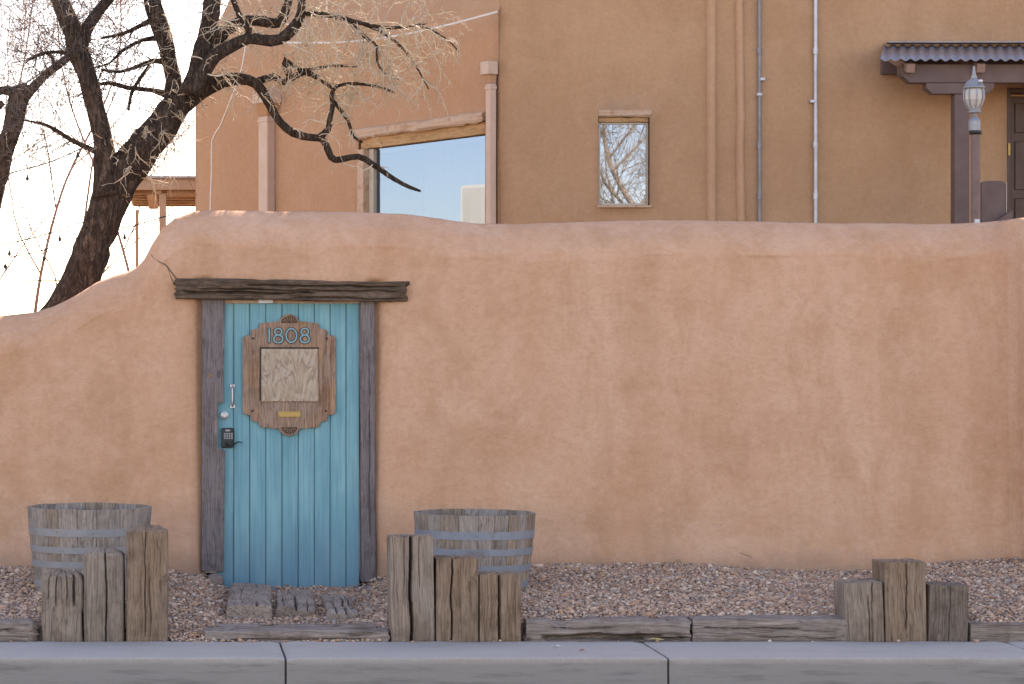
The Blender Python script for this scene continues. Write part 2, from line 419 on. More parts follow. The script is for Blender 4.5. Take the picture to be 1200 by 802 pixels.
MAT['bark'] = bark('dark_furrowed_bark', (.07, .05, .041), (.15, .108, .085), (.33, .235, .175))
MAT['twig'] = plain('sunlit_golden_twigs', (.52, .425, .315), .8, .75, 6, .2)  # sunlit gold and the darker undersides are put into the colour
MAT['twig_r'] = plain('reddish_far_twigs', (.22, .13, .105), .85, .4, 4, .2)
MAT['twig_d'] = plain('backlit_twigs', (.10, .075, .065), .85, .4, 4, .2)  # dark copy: silhouette against the bright sky put into the colour
def pebble():
    t = NT('pink_gravel'); r = t.n('ShaderNodeNewGeometry').outputs['Random Per Island']
    c = t.ramp(r, [(0, (0.461, 0.286, 0.206)), (.16, (0.577, 0.380, 0.277)), (.30, (0.357, 0.220, 0.159)), (.42, (0.496, 0.308, 0.219)), (.55, (0.646, 0.462, 0.346)),
                   (.66, (0.311, 0.226, 0.183)), (.76, (0.507, 0.286, 0.187)), (.86, (0.403, 0.330, 0.290)), (.93, (0.716, 0.561, 0.431)), (.98, (0.520, 0.319, 0.168))])
    t.t.nodes[-1].color_ramp.interpolation = 'CONSTANT'
    p = t.pos()
    c = t.mix(t.math('MULTIPLY', t.noise(p, 90, 4, .6), .45), c, t.mix(1.0, c, (.5, .47, .46), 'MULTIPLY'))
    return t.fin(c, .9, t.bump(t.noise(p, 160, 3, .6), .4, .003), spec=.2)
MAT['pebble'] = pebble()
def gravelbed():
    t = NT('gravel_bed'); p = t.pos()
    c = t.voro(p, 42, 'F1', 'Color'); sx = t.n('ShaderNodeSeparateXYZ'); t.l(c, sx.inputs[0])
    cc = t.ramp(sx.outputs[0], [(0, (.20, .14, .12)), (.5, (.30, .21, .18)), (1, (.22, .18, .17))])
    return t.fin(cc, .95, t.bump(t.voro(p, 42), -.8, .02), spec=.15)
MAT['bed'] = gravelbed()
def concrete(name, c, stain, dirtface=False):
    t = NT(name); p = t.pos()
    n = t.noise(p, 3, 6, .65, .4); f = t.noise(p, 60, 6, .7)
    cc = t.mix(t.math('MULTIPLY', t.ramp(n, [(.4, 0), (.68, 1)]), .35), c, tuple(x * .78 for x in c))
    cc = t.mix(t.math('MULTIPLY', t.ramp(f, [(.42, 1), (.6, 0)]), .22), cc, tuple(x * .55 for x in c))
    sp = t.voro(p, 75); cc = t.mix(t.math('MULTIPLY', t.ramp(sp, [(.10, 1), (.2, 0)]), .3), cc, tuple(x * .5 for x in c))
    if dirtface:   # splashed, tyre-scuffed street face
        s = t.n('ShaderNodeSeparateXYZ'); t.l(p, s.inputs[0])
        fy = t.ramp(t.math('MULTIPLY', .4, t.math('MULTIPLY_ADD', s.outputs[2], -13.0, t.math('MULTIPLY', t.noise(t.map(p, (.6, 1, 2.0)), 5, 7, .72, .6), 1.6))), [(.22, .22), (.52, .5), (.85, 1)])
        fy = t.math('MULTIPLY', fy, t.math('MULTIPLY', s.outputs[2], -45.0)); fy = t.math('MINIMUM', t.math('MAXIMUM', fy, 0.0), .9)
        cc = t.mix(fy, cc, stain)
        sc_ = t.ramp(t.noise(t.map(p, (.8, 1, 9), (4, 0, 1)), 3.0, 6, .7), [(.50, 0), (.66, .75)])
        cc = t.mix(t.math('MULTIPLY', t.math('MAXIMUM', fy, .12), sc_), cc, tuple(x * .6 for x in stain))
    nb = t.bump(t.noise(p, 14, 5, .6), .2, .01); nb = t.bump(f, .35, .003, nb)
    return t.fin(cc, .9, nb, spec=.2)
MAT['kerb'] = concrete('kerb_concrete', (.385, .342, .308), (.235, .207, .19), True)
MAT['pave'] = concrete('pavement_concrete', (.42, .40, .37), (.2, .2, .2))
MAT['asphalt'] = concrete('asphalt', (.12, .115, .11), (.06, .06, .06))
MAT['dirt'] = plain('dry_ground', (.30, .23, .165), .95, .4, .8, .4)

# ================================================================== SETTING
random.seed(5)
def sheet(name, x0, x1, y0, y1, z, mat, label):
    me = pydata([(x0, y0, z), (x1, y0, z), (x1, y1, z), (x0, y1, z)], [(0, 1, 2, 3)])
    return tag(obj(name, me, mat), label, kind='structure')
sheet('ground', -600, 600, -600, 900, -.20, MAT['dirt'], 'dry bare ground reaching to the horizon')
sheet('road', -200, 200, 1.0, 13.26, -.15, MAT['asphalt'], 'grey asphalt street in front of the kerb')
sheet('pavement', -200, 200, -4.0, 0.98, -.02, MAT['pave'], 'concrete pavement on the near side of the street')

WY = 16.6                     # front face of the adobe wall
def base_z(x):
    """height of the gravel where it meets the wall"""
    u = U0 + x * F / WY
    pts = [(-400, .19), (180, .19), (236, .14), (262, .05), (330, .05), (425, .06), (445, .12), (490, .195), (700, .215), (820, .21), (930, .165), (1010, .175), (1100, .215), (1190, .26), (1500, .27)]
    return float(np.interp(u, [a for a, b in pts], [b for a, b in pts]))
def edge_z(x):
    """height of the gravel just behind the kerb"""
    u = U0 + x * F / 14.1
    pts = [(-300, .07), (45, .07), (110, .04), (200, .005), (235, -.005), (440, .0), (480, .03), (612, .075), (640, .085), (1000, .075), (1060, .06), (1130, .06), (1150, .085), (1500, .09)]
    return float(np.interp(u, [a for a, b in pts], [b for a, b in pts]))
def gz(x, y):
    t = min(1, max(0, (y - 14.05) / 2.55)); e, b = edge_z(x), base_z(x)
    s = (1 - math.exp(-t * 2.0)) / (1 - math.exp(-2.0))
    return e + (b - e) * s + .014 * nz(x * 1.7, y * 1.7) + .008 * nz(x * 5, y * 5)
v, f = [], []; nx_, ny_ = 170, 34
for j in range(ny_ + 1):
    for i in range(nx_ + 1):
        x = -6 + 16 * i / nx_; y = 13.99 + 2.78 * j / ny_
        v.append((x, y, gz(x, y) - .012 if (y > 14.1 or (0 < x < 1.17)) else -.15))
for j in range(ny_):
    for i in range(nx_):
        a = j * (nx_ + 1) + i; f.append((a, a + 1, a + nx_ + 2, a + nx_ + 1))
tag(obj('gravel_bed', pydata(v, f), MAT['bed'], smooth=True), 'earth bed under the pink gravel strip', kind='structure')
# yard behind the wall
sheet('yard', -60, 60, 16.95, 90, .12, MAT['dirt'], 'bare yard behind the adobe wall')

# loose stones
def gravel():
    rng = np.random.default_rng(3)
    t = (1 + 5 ** .5) / 2
    iv = np.array([(-1, t, 0), (1, t, 0), (-1, -t, 0), (1, -t, 0), (0, -1, t), (0, 1, t), (0, -1, -t), (0, 1, -t), (t, 0, -1), (t, 0, 1), (-t, 0, -1), (-t, 0, 1)], float)
    iv /= np.linalg.norm(iv[0])
    fc = np.array([(0, 11, 5), (0, 5, 1), (0, 1, 7), (0, 7, 10), (0, 10, 11), (1, 5, 9), (5, 11, 4), (11, 10, 2), (10, 7, 6), (7, 1, 8), (3, 9, 4), (3, 4, 2), (3, 2, 6), (3, 6, 8), (3, 8, 9), (4, 9, 5), (2, 4, 11), (6, 2, 10), (8, 6, 7), (9, 8, 1)])
    pts = []
    st = .0198
    for y in np.arange(14.0, 16.72, st):
        for x in np.arange(-2.3, 6.7, st):
            xx = x + rng.uniform(-.5, .5) * st; yy = y + rng.uniform(-.5, .5) * st
            if yy < 14.09 and not (0.0 < xx < 1.17): continue
            if yy > 16.2 and rng.random() < .75 * min(1, (yy - 16.2) / .25) * (.5 + 1.2 * nz(xx * 2.5, yy * 4, 8)): continue
            pts.append((xx, yy))
    # scattered spill on the kerb edge and by the door
    pts += [(rng.uniform(-1.6, 5.6), rng.uniform(13.945, 13.99)) for _ in range(34)]
    n = len(pts)
    V = np.empty((n, 12, 3))
    for k, (x, y) in enumerate(pts):
        r = .0079 * math.exp(rng.normal(0, .36)); r = min(r, .024)
        a = rng.uniform(0, 6.283); s = np.array([r * rng.uniform(.9, 1.7), r * rng.uniform(.7, 1.1), r * rng.uniform(.5, .85)])
        q = iv * s * rng.uniform(.72, 1.22, (12, 1))
        # tilt + spin
        tl = rng.uniform(-.5, .5); c, s_ = math.cos(tl), math.sin(tl)
        q = q @ np.array([[1, 0, 0], [0, c, -s_], [0, s_, c]])
        c, s_ = math.cos(a), math.sin(a); q = q @ np.array([[c, -s_, 0], [s_, c, 0], [0, 0, 1]])
        z = (gz(x, y) if y > 13.99 else .0) + r * rng.uniform(-.35, .55) + (.004 if y <= 13.99 else 0)
        V[k] = q + (x, y, z)
    me = bpy.data.meshes.new('m')
    fa = (fc[None] + (np.arange(n) * 12)[:, None, None]).reshape(-1)
    me.vertices.add(n * 12); me.vertices.foreach_set('co', V.reshape(-1))
    me.loops.add(len(fa)); me.loops.foreach_set('vertex_index', fa.astype(np.int32))
    me.polygons.add(n * 20); me.polygons.foreach_set('loop_start', np.arange(0, n * 60, 3, dtype=np.int32))
    me.update(); me.validate()
    tag(obj('gravel', me, MAT['pebble']), 'loose pink and grey gravel between the adobe wall and the kerb', 'gravel', kind='stuff')
gravel()

# kerb, slab by slab
kerb = tag(empty('kerb', (0, 13.6, 0)), 'pale concrete kerb with a stained street face', kind='structure')
def kerb_slab(x0, x1, seed):
    prof = [(13.99, -.30), (13.985, -.004), (13.97, 0)]
    for k in range(9): prof.append((13.97 - .715 * (k + 1) / 9, -.0015 * k / 9))
    for k in range(1, 6):
        a = R(90 * k / 5); prof.append((13.255 - .010 * math.sin(a), -.0015 - .010 * (1 - math.cos(a))))
    for k in range(1, 6): prof.append((13.245 - .008 * k / 5, -.012 - .142 * k / 5))
    prof.append((13.237, -.30)); nxk = 40; v, f = [], []; m = len(prof)
    for i in range(nxk + 1):
        x = x0 + (x1 - x0) * i / nxk
        e = .006 if i in (0, nxk) else 0
        for (y, z) in prof:
            d = .0035 * nz(x * 4 + seed, y * 6, z * 8) + .0015 * nz(x * 22, y * 22, z * 22 + seed)
            ch = max(0, nz(x * 9 + seed, 4.0) - .52) * .05 if -.02 < z < -.0012 and y < 13.3 else 0
            v.append((x, y + (d if z < -.03 else 0) + ch + (e if z < -.03 else 0), z + (d if z > -.03 else 0) - ch * .6 - (e if z > -.03 else 0)))
    for i in range(nxk):
        for k in range(m - 1): a = i * m + k; f.append((a, a + 1, a + m + 1, a + m))
    f.append(tuple(range(m))); f.append(tuple(nxk * m + k for k in range(m))[::-1])
    o = obj('kerb_slab', pydata(v, f), MAT['kerb'], kerb)
    return o
for k in range(-3, 6): kerb_slab(.595 + 1.98 * k + .006, .595 + 1.98 * (k + 1) - .006, k)
obj('joint_filler', box(-5.5, 12.5, 13.27, 13.98, -.30, -.022), MAT['asphalt'], kerb)

# ================================================================== ADOBE WALL
TOP = [(-700, 372), (-200, 376), (0, 370), (40, 366), (62, 359), (90, 345), (112, 331), (135, 322), (150, 318), (160, 313), (168, 305), (178, 286), (190, 268), (205, 256), (228, 248.5), (260, 247), (300, 247), (420, 249), (470, 250.5), (500, 254), (530, 258.5), (560, 261.8), (600, 262.8), (640, 261.6), (720, 259), (800, 258), (900, 260), (960, 261.2), (1100, 262.6), (1150, 261), (1185, 257.5), (1200, 254), (1260, 246), (1400, 240), (1800, 240)]
def wtop(x):
    u = U0 + x * F / (WY + .22)
    return Z(float(np.interp(u, [a for a, b in TOP], [b for a, b in TOP])), WY + .22)
def sstep(a, b, x): t = min(1, max(0, (x - a) / (b - a))); return t * t * (3 - 2 * t)
xl, xr, zdo = X(238, WY), X(439, WY), Z(338, WY)
def wfront(x, z):
    u = U0 + x * F / WY; vv = V0 - (z - CAMZ) * F / WY
    y = WY + .03 * sstep(.1, 2.3, z) - .02
    y += .055 * (1 - sstep(150, 192, u))
    y -= .05 * math.exp(-(((u - 222) / 46) ** 2 + ((vv - 300) / 38) ** 2) * 1.1)
    y += .018 * nz(x * .8, z * .8) + .010 * nz(x * 2.3 + 4, z * 2.1) + .0035 * nz(x * 7, z * 7) + .0018 * nz(x * 19, z * 19, 3)
    if z < zdo + .06:
        for e, s in ((xl, 1), (xr, 1)):
            dd = abs(x - e)
            y += .085 * math.exp(-(dd / .042) ** 2)
    y -= .05 * (1 - sstep(0, .22, z - base_z(x))) * (0.6 + .6 * nz(x * 3, 7.0)) * min(1, max(0, max(xl - x, x - xr) / .12))      # plaster foot
    y -= .26 * sstep(1186, 1194, u) 
    return y
def adobe_wall():
    xs = np.arange(-5.2, 8.4, .025); nfr = 96; nar = 22; nb = 12; TH = .46
    v, f = [], []; m = nfr + 2 * nar + nb
    cut = []
    for x in xs:
        zt = wtop(x) + .006 * nz(x * 2.2, 1.0) + .003 * nz(x * 8, 2.0); zb = -.12; rt = .24
        for k in range(nfr):
            z = zb + (zt - rt - zb) * k / (nfr - 1); v.append((x, wfront(x, z), z))
        yf = wfront(x, zt - rt); cy = yf + TH / 2
        for k in range(1, 2 * nar + 1):
            a = math.pi * k / (2 * nar)
            ca, sa = math.cos(a), math.sin(a)
            s_ = -math.copysign(abs(ca) ** .75, ca); y = cy + TH / 2 * s_; z = zt - rt + rt * max(0, 1 - abs(s_) ** 1.15) ** .60
            y += .010 * nz(x * 3, z * 4, a * 2) + .004 * nz(x * 9, z * 9, a)
            v.append((x, y, z))
        for k in range(1, nb + 1):
            z = (zt - rt) + (zb - zt + rt) * k / nb; v.append((x, yf + TH, z))
    for i in range(len(xs) - 1):
        xm = xs[i] + .0125
        for k in range(m - 1):
            a = i * m + k; za, zc = v[a][2], v[a + 1][2]
            if k < nfr - 1 and xl + .02 < xm < xr - .02 and (za + zc) / 2 < zdo: continue
            if k >= nfr + 2 * nar - 1 and xl + .02 < xm < xr - .02 and (za + zc) / 2 < zdo: continue
            f.append((a, a + m, a + m + 1, a + 1))
    me = pydata(v, f)
    e = empty('adobe_wall', (2.0, WY, 0))
    tag(e, 'long rounded pink adobe wall with the blue door set into it', 'wall')
    obj('plaster', me, MAT['adobe'], e, smooth=True)
    # cracks running off the left end of the lintel
    def crack(pts, wpx):
        vv, ff = [], []
        n = len(pts)
        for i, (u, q) in enumerate(pts):
            x, z = X(u, WY), Z(q, WY); wd = M(wpx, WY) * (1 - .6 * i / (n - 1)) * random.uniform(.6, 1.3)
            tx = pts[min(i + 1, n - 1)][0] - pts[max(i - 1, 0)][0]; tz = -(pts[min(i + 1, n - 1)][1] - pts[max(i - 1, 0)][1])
            l = math.hypot(tx, tz); nxx, nzz = -tz / l, tx / l
            for s in (-1, 1):
                px, pz = x + s * nxx * wd / 2, z + s * nzz * wd / 2
                vv.append((px, wfront(px, pz) - .003, pz))
        for i in range(n - 1): ff.append((2 * i, 2 * i + 2, 2 * i + 3, 2 * i + 1))
        obj('crack', pydata(vv, ff), MAT['grout'], e)
    crack([(207, 327), (203, 322), (200, 318), (196, 313), (193, 310), (188, 308), (184, 305), (180, 303), (177, 298)], 1.6)
    crack([(206, 334), (202, 329), (199, 322), (197, 316)], 1.1)
    crack([(221, 345), (216, 343), (211, 340), (206, 338)], 1.8)
    crack([(866, 647), (872, 650), (877, 651), (880, 654)], .9)
adobe_wall()

# ================================================================== DOOR FRAME
fr = tag(empty('door_frame', P(340, 688, WY)), 'weathered grey timber frame with heavy split lintel around the blue door', 'door frame')
# lintel
dl = WY - .045
L = M(272, dl)
lo = obj('lintel', timber(L, M(24, dl), .22, 11, cracks=[(.018, .010, .03, .05, L * .6), (-.03, .009, .025, L * .3, L - .05), (.0, .007, .02, L * .1, L * .95), (.045, .008, .02, L * .5, L - .02)],
      rough=.005, rc=.012, rings=60, nf=40, jag=.022, gnaw=.03, bow=0), MAT['lintel'], fr, origin=P(206, 339, dl + .11), rot=(0, R(90), 0))
tag(lo, 'dark split lintel beam above the door')
lo.rotation_euler = (0, R(90.8), 0)
# left jamb with the notch for the locks
dj = WY + .015
def pj(u, q): p = P(u, q, dj); return (p.x, p.z)
me = prism([pj(236, 670), pj(262.5, 670), pj(263.5, 528.5), pj(261, 527), pj(254.5, 525), pj(254.5, 473), pj(262, 471.5), pj(263.5, 350), pj(237, 350)], dj, dj + .12, .004)
obj('jamb', me, MAT['jamb'], fr)
me = timber(M(332, dj), M(18, dj), .12, 21, cracks=[(.01, .005, .012, .3, 1.5)], rough=.004, rc=.012, rings=40, nf=20, jag=.006)
jr = obj('jamb', me, MAT['jamb'], fr, origin=P(431.5, 681, dj + .06)); jr.rotation_euler = (0, R(-.35), 0)
obj('head_strip', box(X(262, WY + .05), X(422, WY + .05), WY + .035, WY + .09, Z(355.5, WY + .05), Z(349, WY + .05), .002), MAT['peel'], fr)
obj('contact_block', box(X(303, WY + .03), X(320, WY + .03), WY + .018, WY + .034, Z(355.3, WY + .03), Z(350.8, WY + .03), .002), MAT['curtain'], fr)
obj('knot', lathe([(0, .004), (.014, .003), (.018, 0)], 12), MAT['tie_brown'], fr, origin=P(246.5, 440, dj - .001), rot=(R(90), 0, 0))

# ================================================================== DOOR
DD = WY + .055
door = tag(empty('door', P(340, 688, DD)), 'turquoise plank door with carved house number board', 'door')
ed = [253.5, 273.8, 292.7, 311.5, 330.4, 349.6, 368.5, 387.0, 405.5, 421.5]
for i in range(9):
    bm = bmesh.new(); x0, x1 = X(ed[i], DD) + .0012, X(ed[i + 1], DD) - .0012; c = .005
    z1 = Z(355.8, DD); z0 = Z(689.5 + random.uniform(-1.2, .6), DD); dy = random.uniform(-.0025, .0025)
    sec = [(x0, DD + c), (x0 + c, DD), (x1 - c, DD), (x1, DD + c), (x1, DD + .035), (x0, DD + .035)]
    a = [bm.verts.new((x, y + dy, z0)) for x, y in sec]; b = [bm.verts.new((x, y + dy, z1)) for x, y in sec]
    bm.faces.new(a); bm.faces.new(b[::-1])
    for k in range(6): bm.faces.new((a[k], a[(k + 1) % 6], b[(k + 1) % 6], b[k]))
    pc = P((ed[i] + ed[i + 1]) / 2, 688, DD); me = bmmesh(bm); me.transform(Matrix.Translation(-pc))
    obj('plank', me, MAT['teal'], door, origin=pc)
obj('backing', box(X(256, DD), X(421, DD), DD + .037, DD + .05, Z(689, DD), Z(356, DD)), MAT['numdark'], door)
# sign board
DS = DD - .026
def cp(cx, cy): return P(260 + cx / 5.0125, 360 + cy / 5.0125, DS)
def c2(cx, cy): p = cp(cx, cy); return (p.x, p.z)
def arc(p0, p1, bulge, n=6):
    """n points from p0 (excluded) to p1, bulging to the left of travel in picture space"""
    (x0, y0), (x1, y1) = p0, p1; out = []
    dx, dy = x1 - x0, y1 - y0
    for i in range(1, n + 1):
        t = i / n; b = 4 * t * (1 - t) * bulge
        out.append((x0 + dx * t + dy * b, y0 + dy * t - dx * b))
    return out
cm = 396
half = [(122, 400), (122, 206)]
for p1 in ((170, 170), (216, 132), (266, 96)): half += arc(half[-1], p1, .36, 8)
half += arc(half[-1], (334, 88), .10)
for k in range(1, 9):
    a = math.pi - math.pi / 2 * k / 8; half.append((cm + 62 * math.cos(a), 104 - 62 * math.sin(a)))
topl = half
botl = [(122, 596)]
for p1 in ((170, 630), (216, 672), (268, 704)): botl += arc(botl[-1], p1, -.36, 8)
botl += arc(botl[-1], (334, 711), -.10)
for k in range(1, 9):
    a = math.pi + math.pi / 2 * k / 8; botl.append((cm + 62 * math.cos(a), 696 - 62 * math.sin(a)))
left = topl[::-1][0:0]
outline = topl + [(2 * cm - x, y) for x, y in topl[::-1][1:]] + [(2 * cm - x, y) for x, y in botl] + botl[::-1][1:]
sign = obj('number_board', prism([c2(x, y) for x, y in outline], DS, DD - .001, .004), MAT['signwood'], door)
tag(sign, 'scalloped wooden board with the number 1808')
def boards(x0, x1, y0, y1, dy0, dy1, mat, name, bev=.002):
    a, b = cp(x0, y1), cp(x1, y0)
    return obj(name, box(a.x, b.x, dy0, dy1, a.z, b.z, bev), mat, sign)
boards(222, 570, 236, 246, DS - .006, DS - .0006, MAT['carved'], 'pane_trim'); boards(222, 232, 246, 552, DS - .006, DS - .0006, MAT['carved'], 'pane_trim')
boards(562, 570, 246, 552, DS - .006, DS - .0006, MAT['signwood'], 'pane_trim'); boards(222, 570, 552, 558, DS - .006, DS - .0006, MAT['signwood'], 'pane_trim')
boards(232, 562, 246, 552, DS - .0035, DS - .0005, MAT['ripple'], 'pane', 0)
boards(331, 462, 612, 646, DS - .004, DS - .0006, MAT['brass'], 'brass_plate')
# carved fans
for cy, sgn in ((92, 1), (706, -1)):
    pts = [(cm + 46 * math.cos(a), cy - sgn * 38 * math.sin(a)) for a in [math.pi * k / 14 for k in range(15)]]
    obj('carved_fan', prism([c2(x, y) for x, y in pts], DS - .0045, DS - .0006), MAT['carved'], sign)
    for k in range(1, 8):
        a = math.pi * k / 8; tb = Tubes()
        q0 = cp(cm + 12 * math.cos(a), cy - sgn * 10 * math.sin(a)); q1 = cp(cm + 42 * math.cos(a), cy - sgn * 34 * math.sin(a))
        q0.y = q1.y = DS - .005; tb.add([q0, q1], [.0015, .004], 6); obj('fan_ray', tb.mesh(), MAT['signwood'], sign)
for cx, cy in ((183, 185), (616, 185), (180, 610), (610, 610)):
    obj('screw', lathe([(0, .003), (.006, .0025), (.008, 0)], 10), MAT['carved'], sign, origin=cp(cx, cy) + Vector((0, -.0005, 0)), rot=(R(90), 0, 0))
# digits
def digit(paths, name='digit'):
    for wd, y0, y1, mt, nm in ((17.5, DS - .0045, DS - .0005, 'numdark', 'digit_outline'), (9, DS - .0075, DS - .003, 'tealnum', name)):
        v, f = [], []
        for ip, (pts, closed) in enumerate(paths):
            n = len(pts); base = len(v); dyp = -.0007 * ip
            for i, (x, y) in enumerate(pts):
                a = pts[(i - 1) % n] if (closed or i > 0) else pts[i]; b = pts[(i + 1) % n] if (closed or i < n - 1) else pts[i]
                tx, ty = b[0] - a[0], b[1] - a[1]; l = math.hypot(tx, ty) or 1; nx2, ny2 = -ty / l, tx / l
                ext = 0
                if not closed: ext = (-1 if i == 0 else 1) * (wd - 9) / 2
                for s in (-1, 1):
                    q = c2(x + s * nx2 * wd / 2 + tx / l * ext, y + s * ny2 * wd / 2 + ty / l * ext)
                    v.append((q[0], y0 + dyp, q[1])); v.append((q[0], y1 + dyp, q[1]))
            m = n if closed else n - 1
            for i in range(m):
                a = base + 4 * i; b = base + 4 * ((i + 1) % n)
                f += [(a, a + 2, b + 2, b), (a, b, b + 1, a + 1), (a + 2, a + 3, b + 3, b + 2)]
            if not closed:
                a = base; b = base + 4 * (n - 1); f += [(a, a + 1, a + 3, a + 2), (b, b + 2, b + 3, b + 1)]
        obj(nm, pydata(v, f), MAT[mt], sign)
def ell(cx, cy, rx, ry, n=22): return [(cx + rx * math.cos(2 * math.pi * k / n), cy + ry * math.sin(2 * math.pi * k / n)) for k in range(n)]
digit([([(278, 126), (278, 208)], False)])
for cx in (331, 487): digit([(ell(cx, 145, 21, 19.5), True), (ell(cx, 187, 26.5, 22.5), True)])
digit([(ell(408, 167, 31, 40), True)])
# hardware
pull = empty('pull_handle', P(272.5, 465, DD), door)
tb = Tubes(); a, b = P(272.5, 455, DD - .03), P(272.5, 474, DD - .03)
a0, b0 = P(272.5, 452.5, DD - .003), P(272.5, 476.5, DD - .003)
pp, rr = smooth_path([a0, a, P(272.5, 465, DD - .034), b, b0], [.006] * 5, .01); tb.add(pp, rr, 8); obj('grip', tb.mesh(), MAT['steel'], pull, smooth=True)
for q in (452.5, 476.5):
    p = P(272.5, q, DD); obj('foot_plate', box(p.x - .018, p.x + .018, DD - .006, DD - .001, p.z - .011, p.z + .011, .002), MAT['steel'], pull)
dbp = P(263, 487, DD - .001)
db = obj('deadbolt', lathe([(0, .022), (.012, .022), (.014, .018), (.026, .014), (.0275, .004), (.0275, 0)], 24), MAT['steel'], door, origin=dbp, rot=(R(90), 0, 0), smooth=False)
kp = empty('keypad_lock', P(266.5, 513, DD), door)
def kb(u0, u1, q0, q1, y0, y1, mat, nm, bev=.003):
    a, b = P(u0, q1, DD), P(u1, q0, DD)
    return obj(nm, box(a.x, b.x, y0, y1, a.z, b.z, bev, 2), mat, kp)
kb(259.5, 273.5, 501.5, 525, DD - .028, DD - .001, MAT['black'], 'lock_body', .008)
kb(264, 269.5, 503.5, 505.5, DD - .0305, DD - .0283, MAT['grey'], 'logo_plate', .001)
for r_ in range(3):
    for c_ in range(4):
        u = 262.4 + c_ * 2.75; q = 507.5 + r_ * 2.6
        kb(u, u + 1.9, q, q + 1.7, DD - .031, DD - .0283, MAT['grey'], 'button', .0006)
tb = Tubes(); tb.add([P(266, 520.5, DD - .03), P(266, 520.5, DD - .05)], [.014, .013], 12)
pp, rr = smooth_path([P(266, 520.5, DD - .046), P(273, 521, DD - .05), P(279, 518, DD - .05), P(284, 519, DD - .048)], [.008, .006, .0045, .003], .01); tb.add(pp, rr, 6)
obj('lever', tb.mesh(), MAT['black'], kp, smooth=True)
# small stone under the left jamb
def rock(name, c, s, seed, mat, label, cat, group=None):
    bm = bmesh.new(); bmesh.ops.create_icosphere(bm, subdivisions=3, radius=1)
    for vt in bm.verts:
        n = vt.co.normalized(); k = 1 + .22 * nz(n.x * 1.4 + seed, n.y * 1.4, n.z * 1.4) + .08 * nz(n.x * 4 + seed, n.y * 4, n.z * 4)
        q = Vector([math.copysign(abs(x) ** .75, x) for x in n]) * k
        vt.co = Vector((q.x * s[0], q.y * s[1], q.z * s[2]))
    o = obj(name, bmmesh(bm), mat, origin=c, smooth=True); return tag(o, label, cat, group)
rock('stone', P(252, 681, WY - .03), (M(9.5, WY), .07, M(8, WY)), 4, MAT['stone'], 'small pinkish stone under the left door jamb', 'stone')

# ================================================================== POSTS, TIMBERS, STEPS
PD = 14.03
def post(u0, u1, q0, q1, mat, seed, label, cracks=(), **kw):
    th = kw.pop('th', .2); lean = kw.pop('lean', 0)
    wd = M(u1 - u0, PD); L = M(q1 - q0, PD) + .05
    me = timber(L, wd, th, seed, cracks=[(c[0] * wd, c[1], c[2], c[3] * L - (0.01 if c[3] == 0 else 0), c[4] * L + .01) for c in cracks], rings=30, nf=64, **kw)
    p = P((u0 + u1) / 2, q1, PD); 
    o = obj('wood_post', me, MAT[mat], origin=(p.x, PD + th / 2, p.z - .05)); o.rotation_euler = (0, R(lean), 0)
    return tag(o, label, 'post', 'short timber posts along the kerb')
post(48, 97, 671, 749, 'tie', 1, 'shortest eroded post with dark rounded top left of door', [(-.12, .005, .02, .55, 1), (.12, .005, .02, .6, 1), (-.3, .004, .015, .65, 1), (.30, .010, .04, .55, 1)], round_top=.035, rc=.03, rough=.003, gnaw=.012, jag=.014)
post(98.5, 146, 645, 749.5, 'tie', 2, 'middle-height post with nail holes and centre split, left of door', [(.04, .0055, .04, 0, 1)], round_top=.035, rc=.03, rough=.0025, lean=-.4)
post(148, 197, 618.5, 750.5, 'tie_brown', 3, 'tallest brown post in the group left of the door', [(-.06, .004, .016, .1, 1), (.07, .0035, .010, 0, .6)], rc=.018, rough=.002, round_top=.008)
post(458, 510, 629, 752, 'tie', 4, 'tall grey post with deep black split right of the door', [(-.03, .010, .09, 0, 1), (.16, .0035, .010, .55, 1), (-.18, .004, .010, .4, 1)], rc=.010, rough=.002, lean=-.8)
post(511, 561, 654.5, 752, 'tie_brown', 5, 'middle-height brown post in front of the right barrel', [(-.13, .006, .045, 0, 1)], rc=.008, rough=.0025)
post(562, 611, 673.5, 752, 'tie_brown', 6, 'shortest ribbed post in front of the right barrel', [(-.04, .008, .05, 0, 1)], rc=.008, rough=.003)
post(992, 1038, 683, 753, 'tie', 7, 'short pale post with wavy grain in right-hand group', [(.2, .005, .014, 0, 1), (.08, .005, .016, .1, .8)], rc=.014, rough=.0028, lean=-2.2, th=.24)
post(1038, 1087, 659.5, 754, 'tie_brown', 8, 'tallest post in the right-hand group near the wall end', [(.02, .0045, .028, .25, 1)], rc=.010, rough=.0025, lean=-1.0, th=.26)
post(1087.5, 1134, 686, 754.5, 'tie_dark', 9, 'short dark grey post at the right of its group', [(.02, .0035, .012, 0, 1)], rc=.008, rough=.002, lean=1.5, th=.22)

def edging(u0, u1, q0, q1, mat, seed, label, y0=14.02, th=.19, cracks=(), **kw):
    d = y0; L = M(u1 - u0, d); h = M(q1 - q0, d) + .04
    me = timber(L, h, th, seed, cracks=cracks, rings=70, nf=36, **kw)
    p = P(u0, q1, d)
    o = obj('edging_timber', me, MAT[mat], origin=(p.x, y0 + th / 2, p.z - .04 + h / 2), rot=(0, R(90), 0))
    return tag(o, label, 'timber', 'timbers edging the gravel')
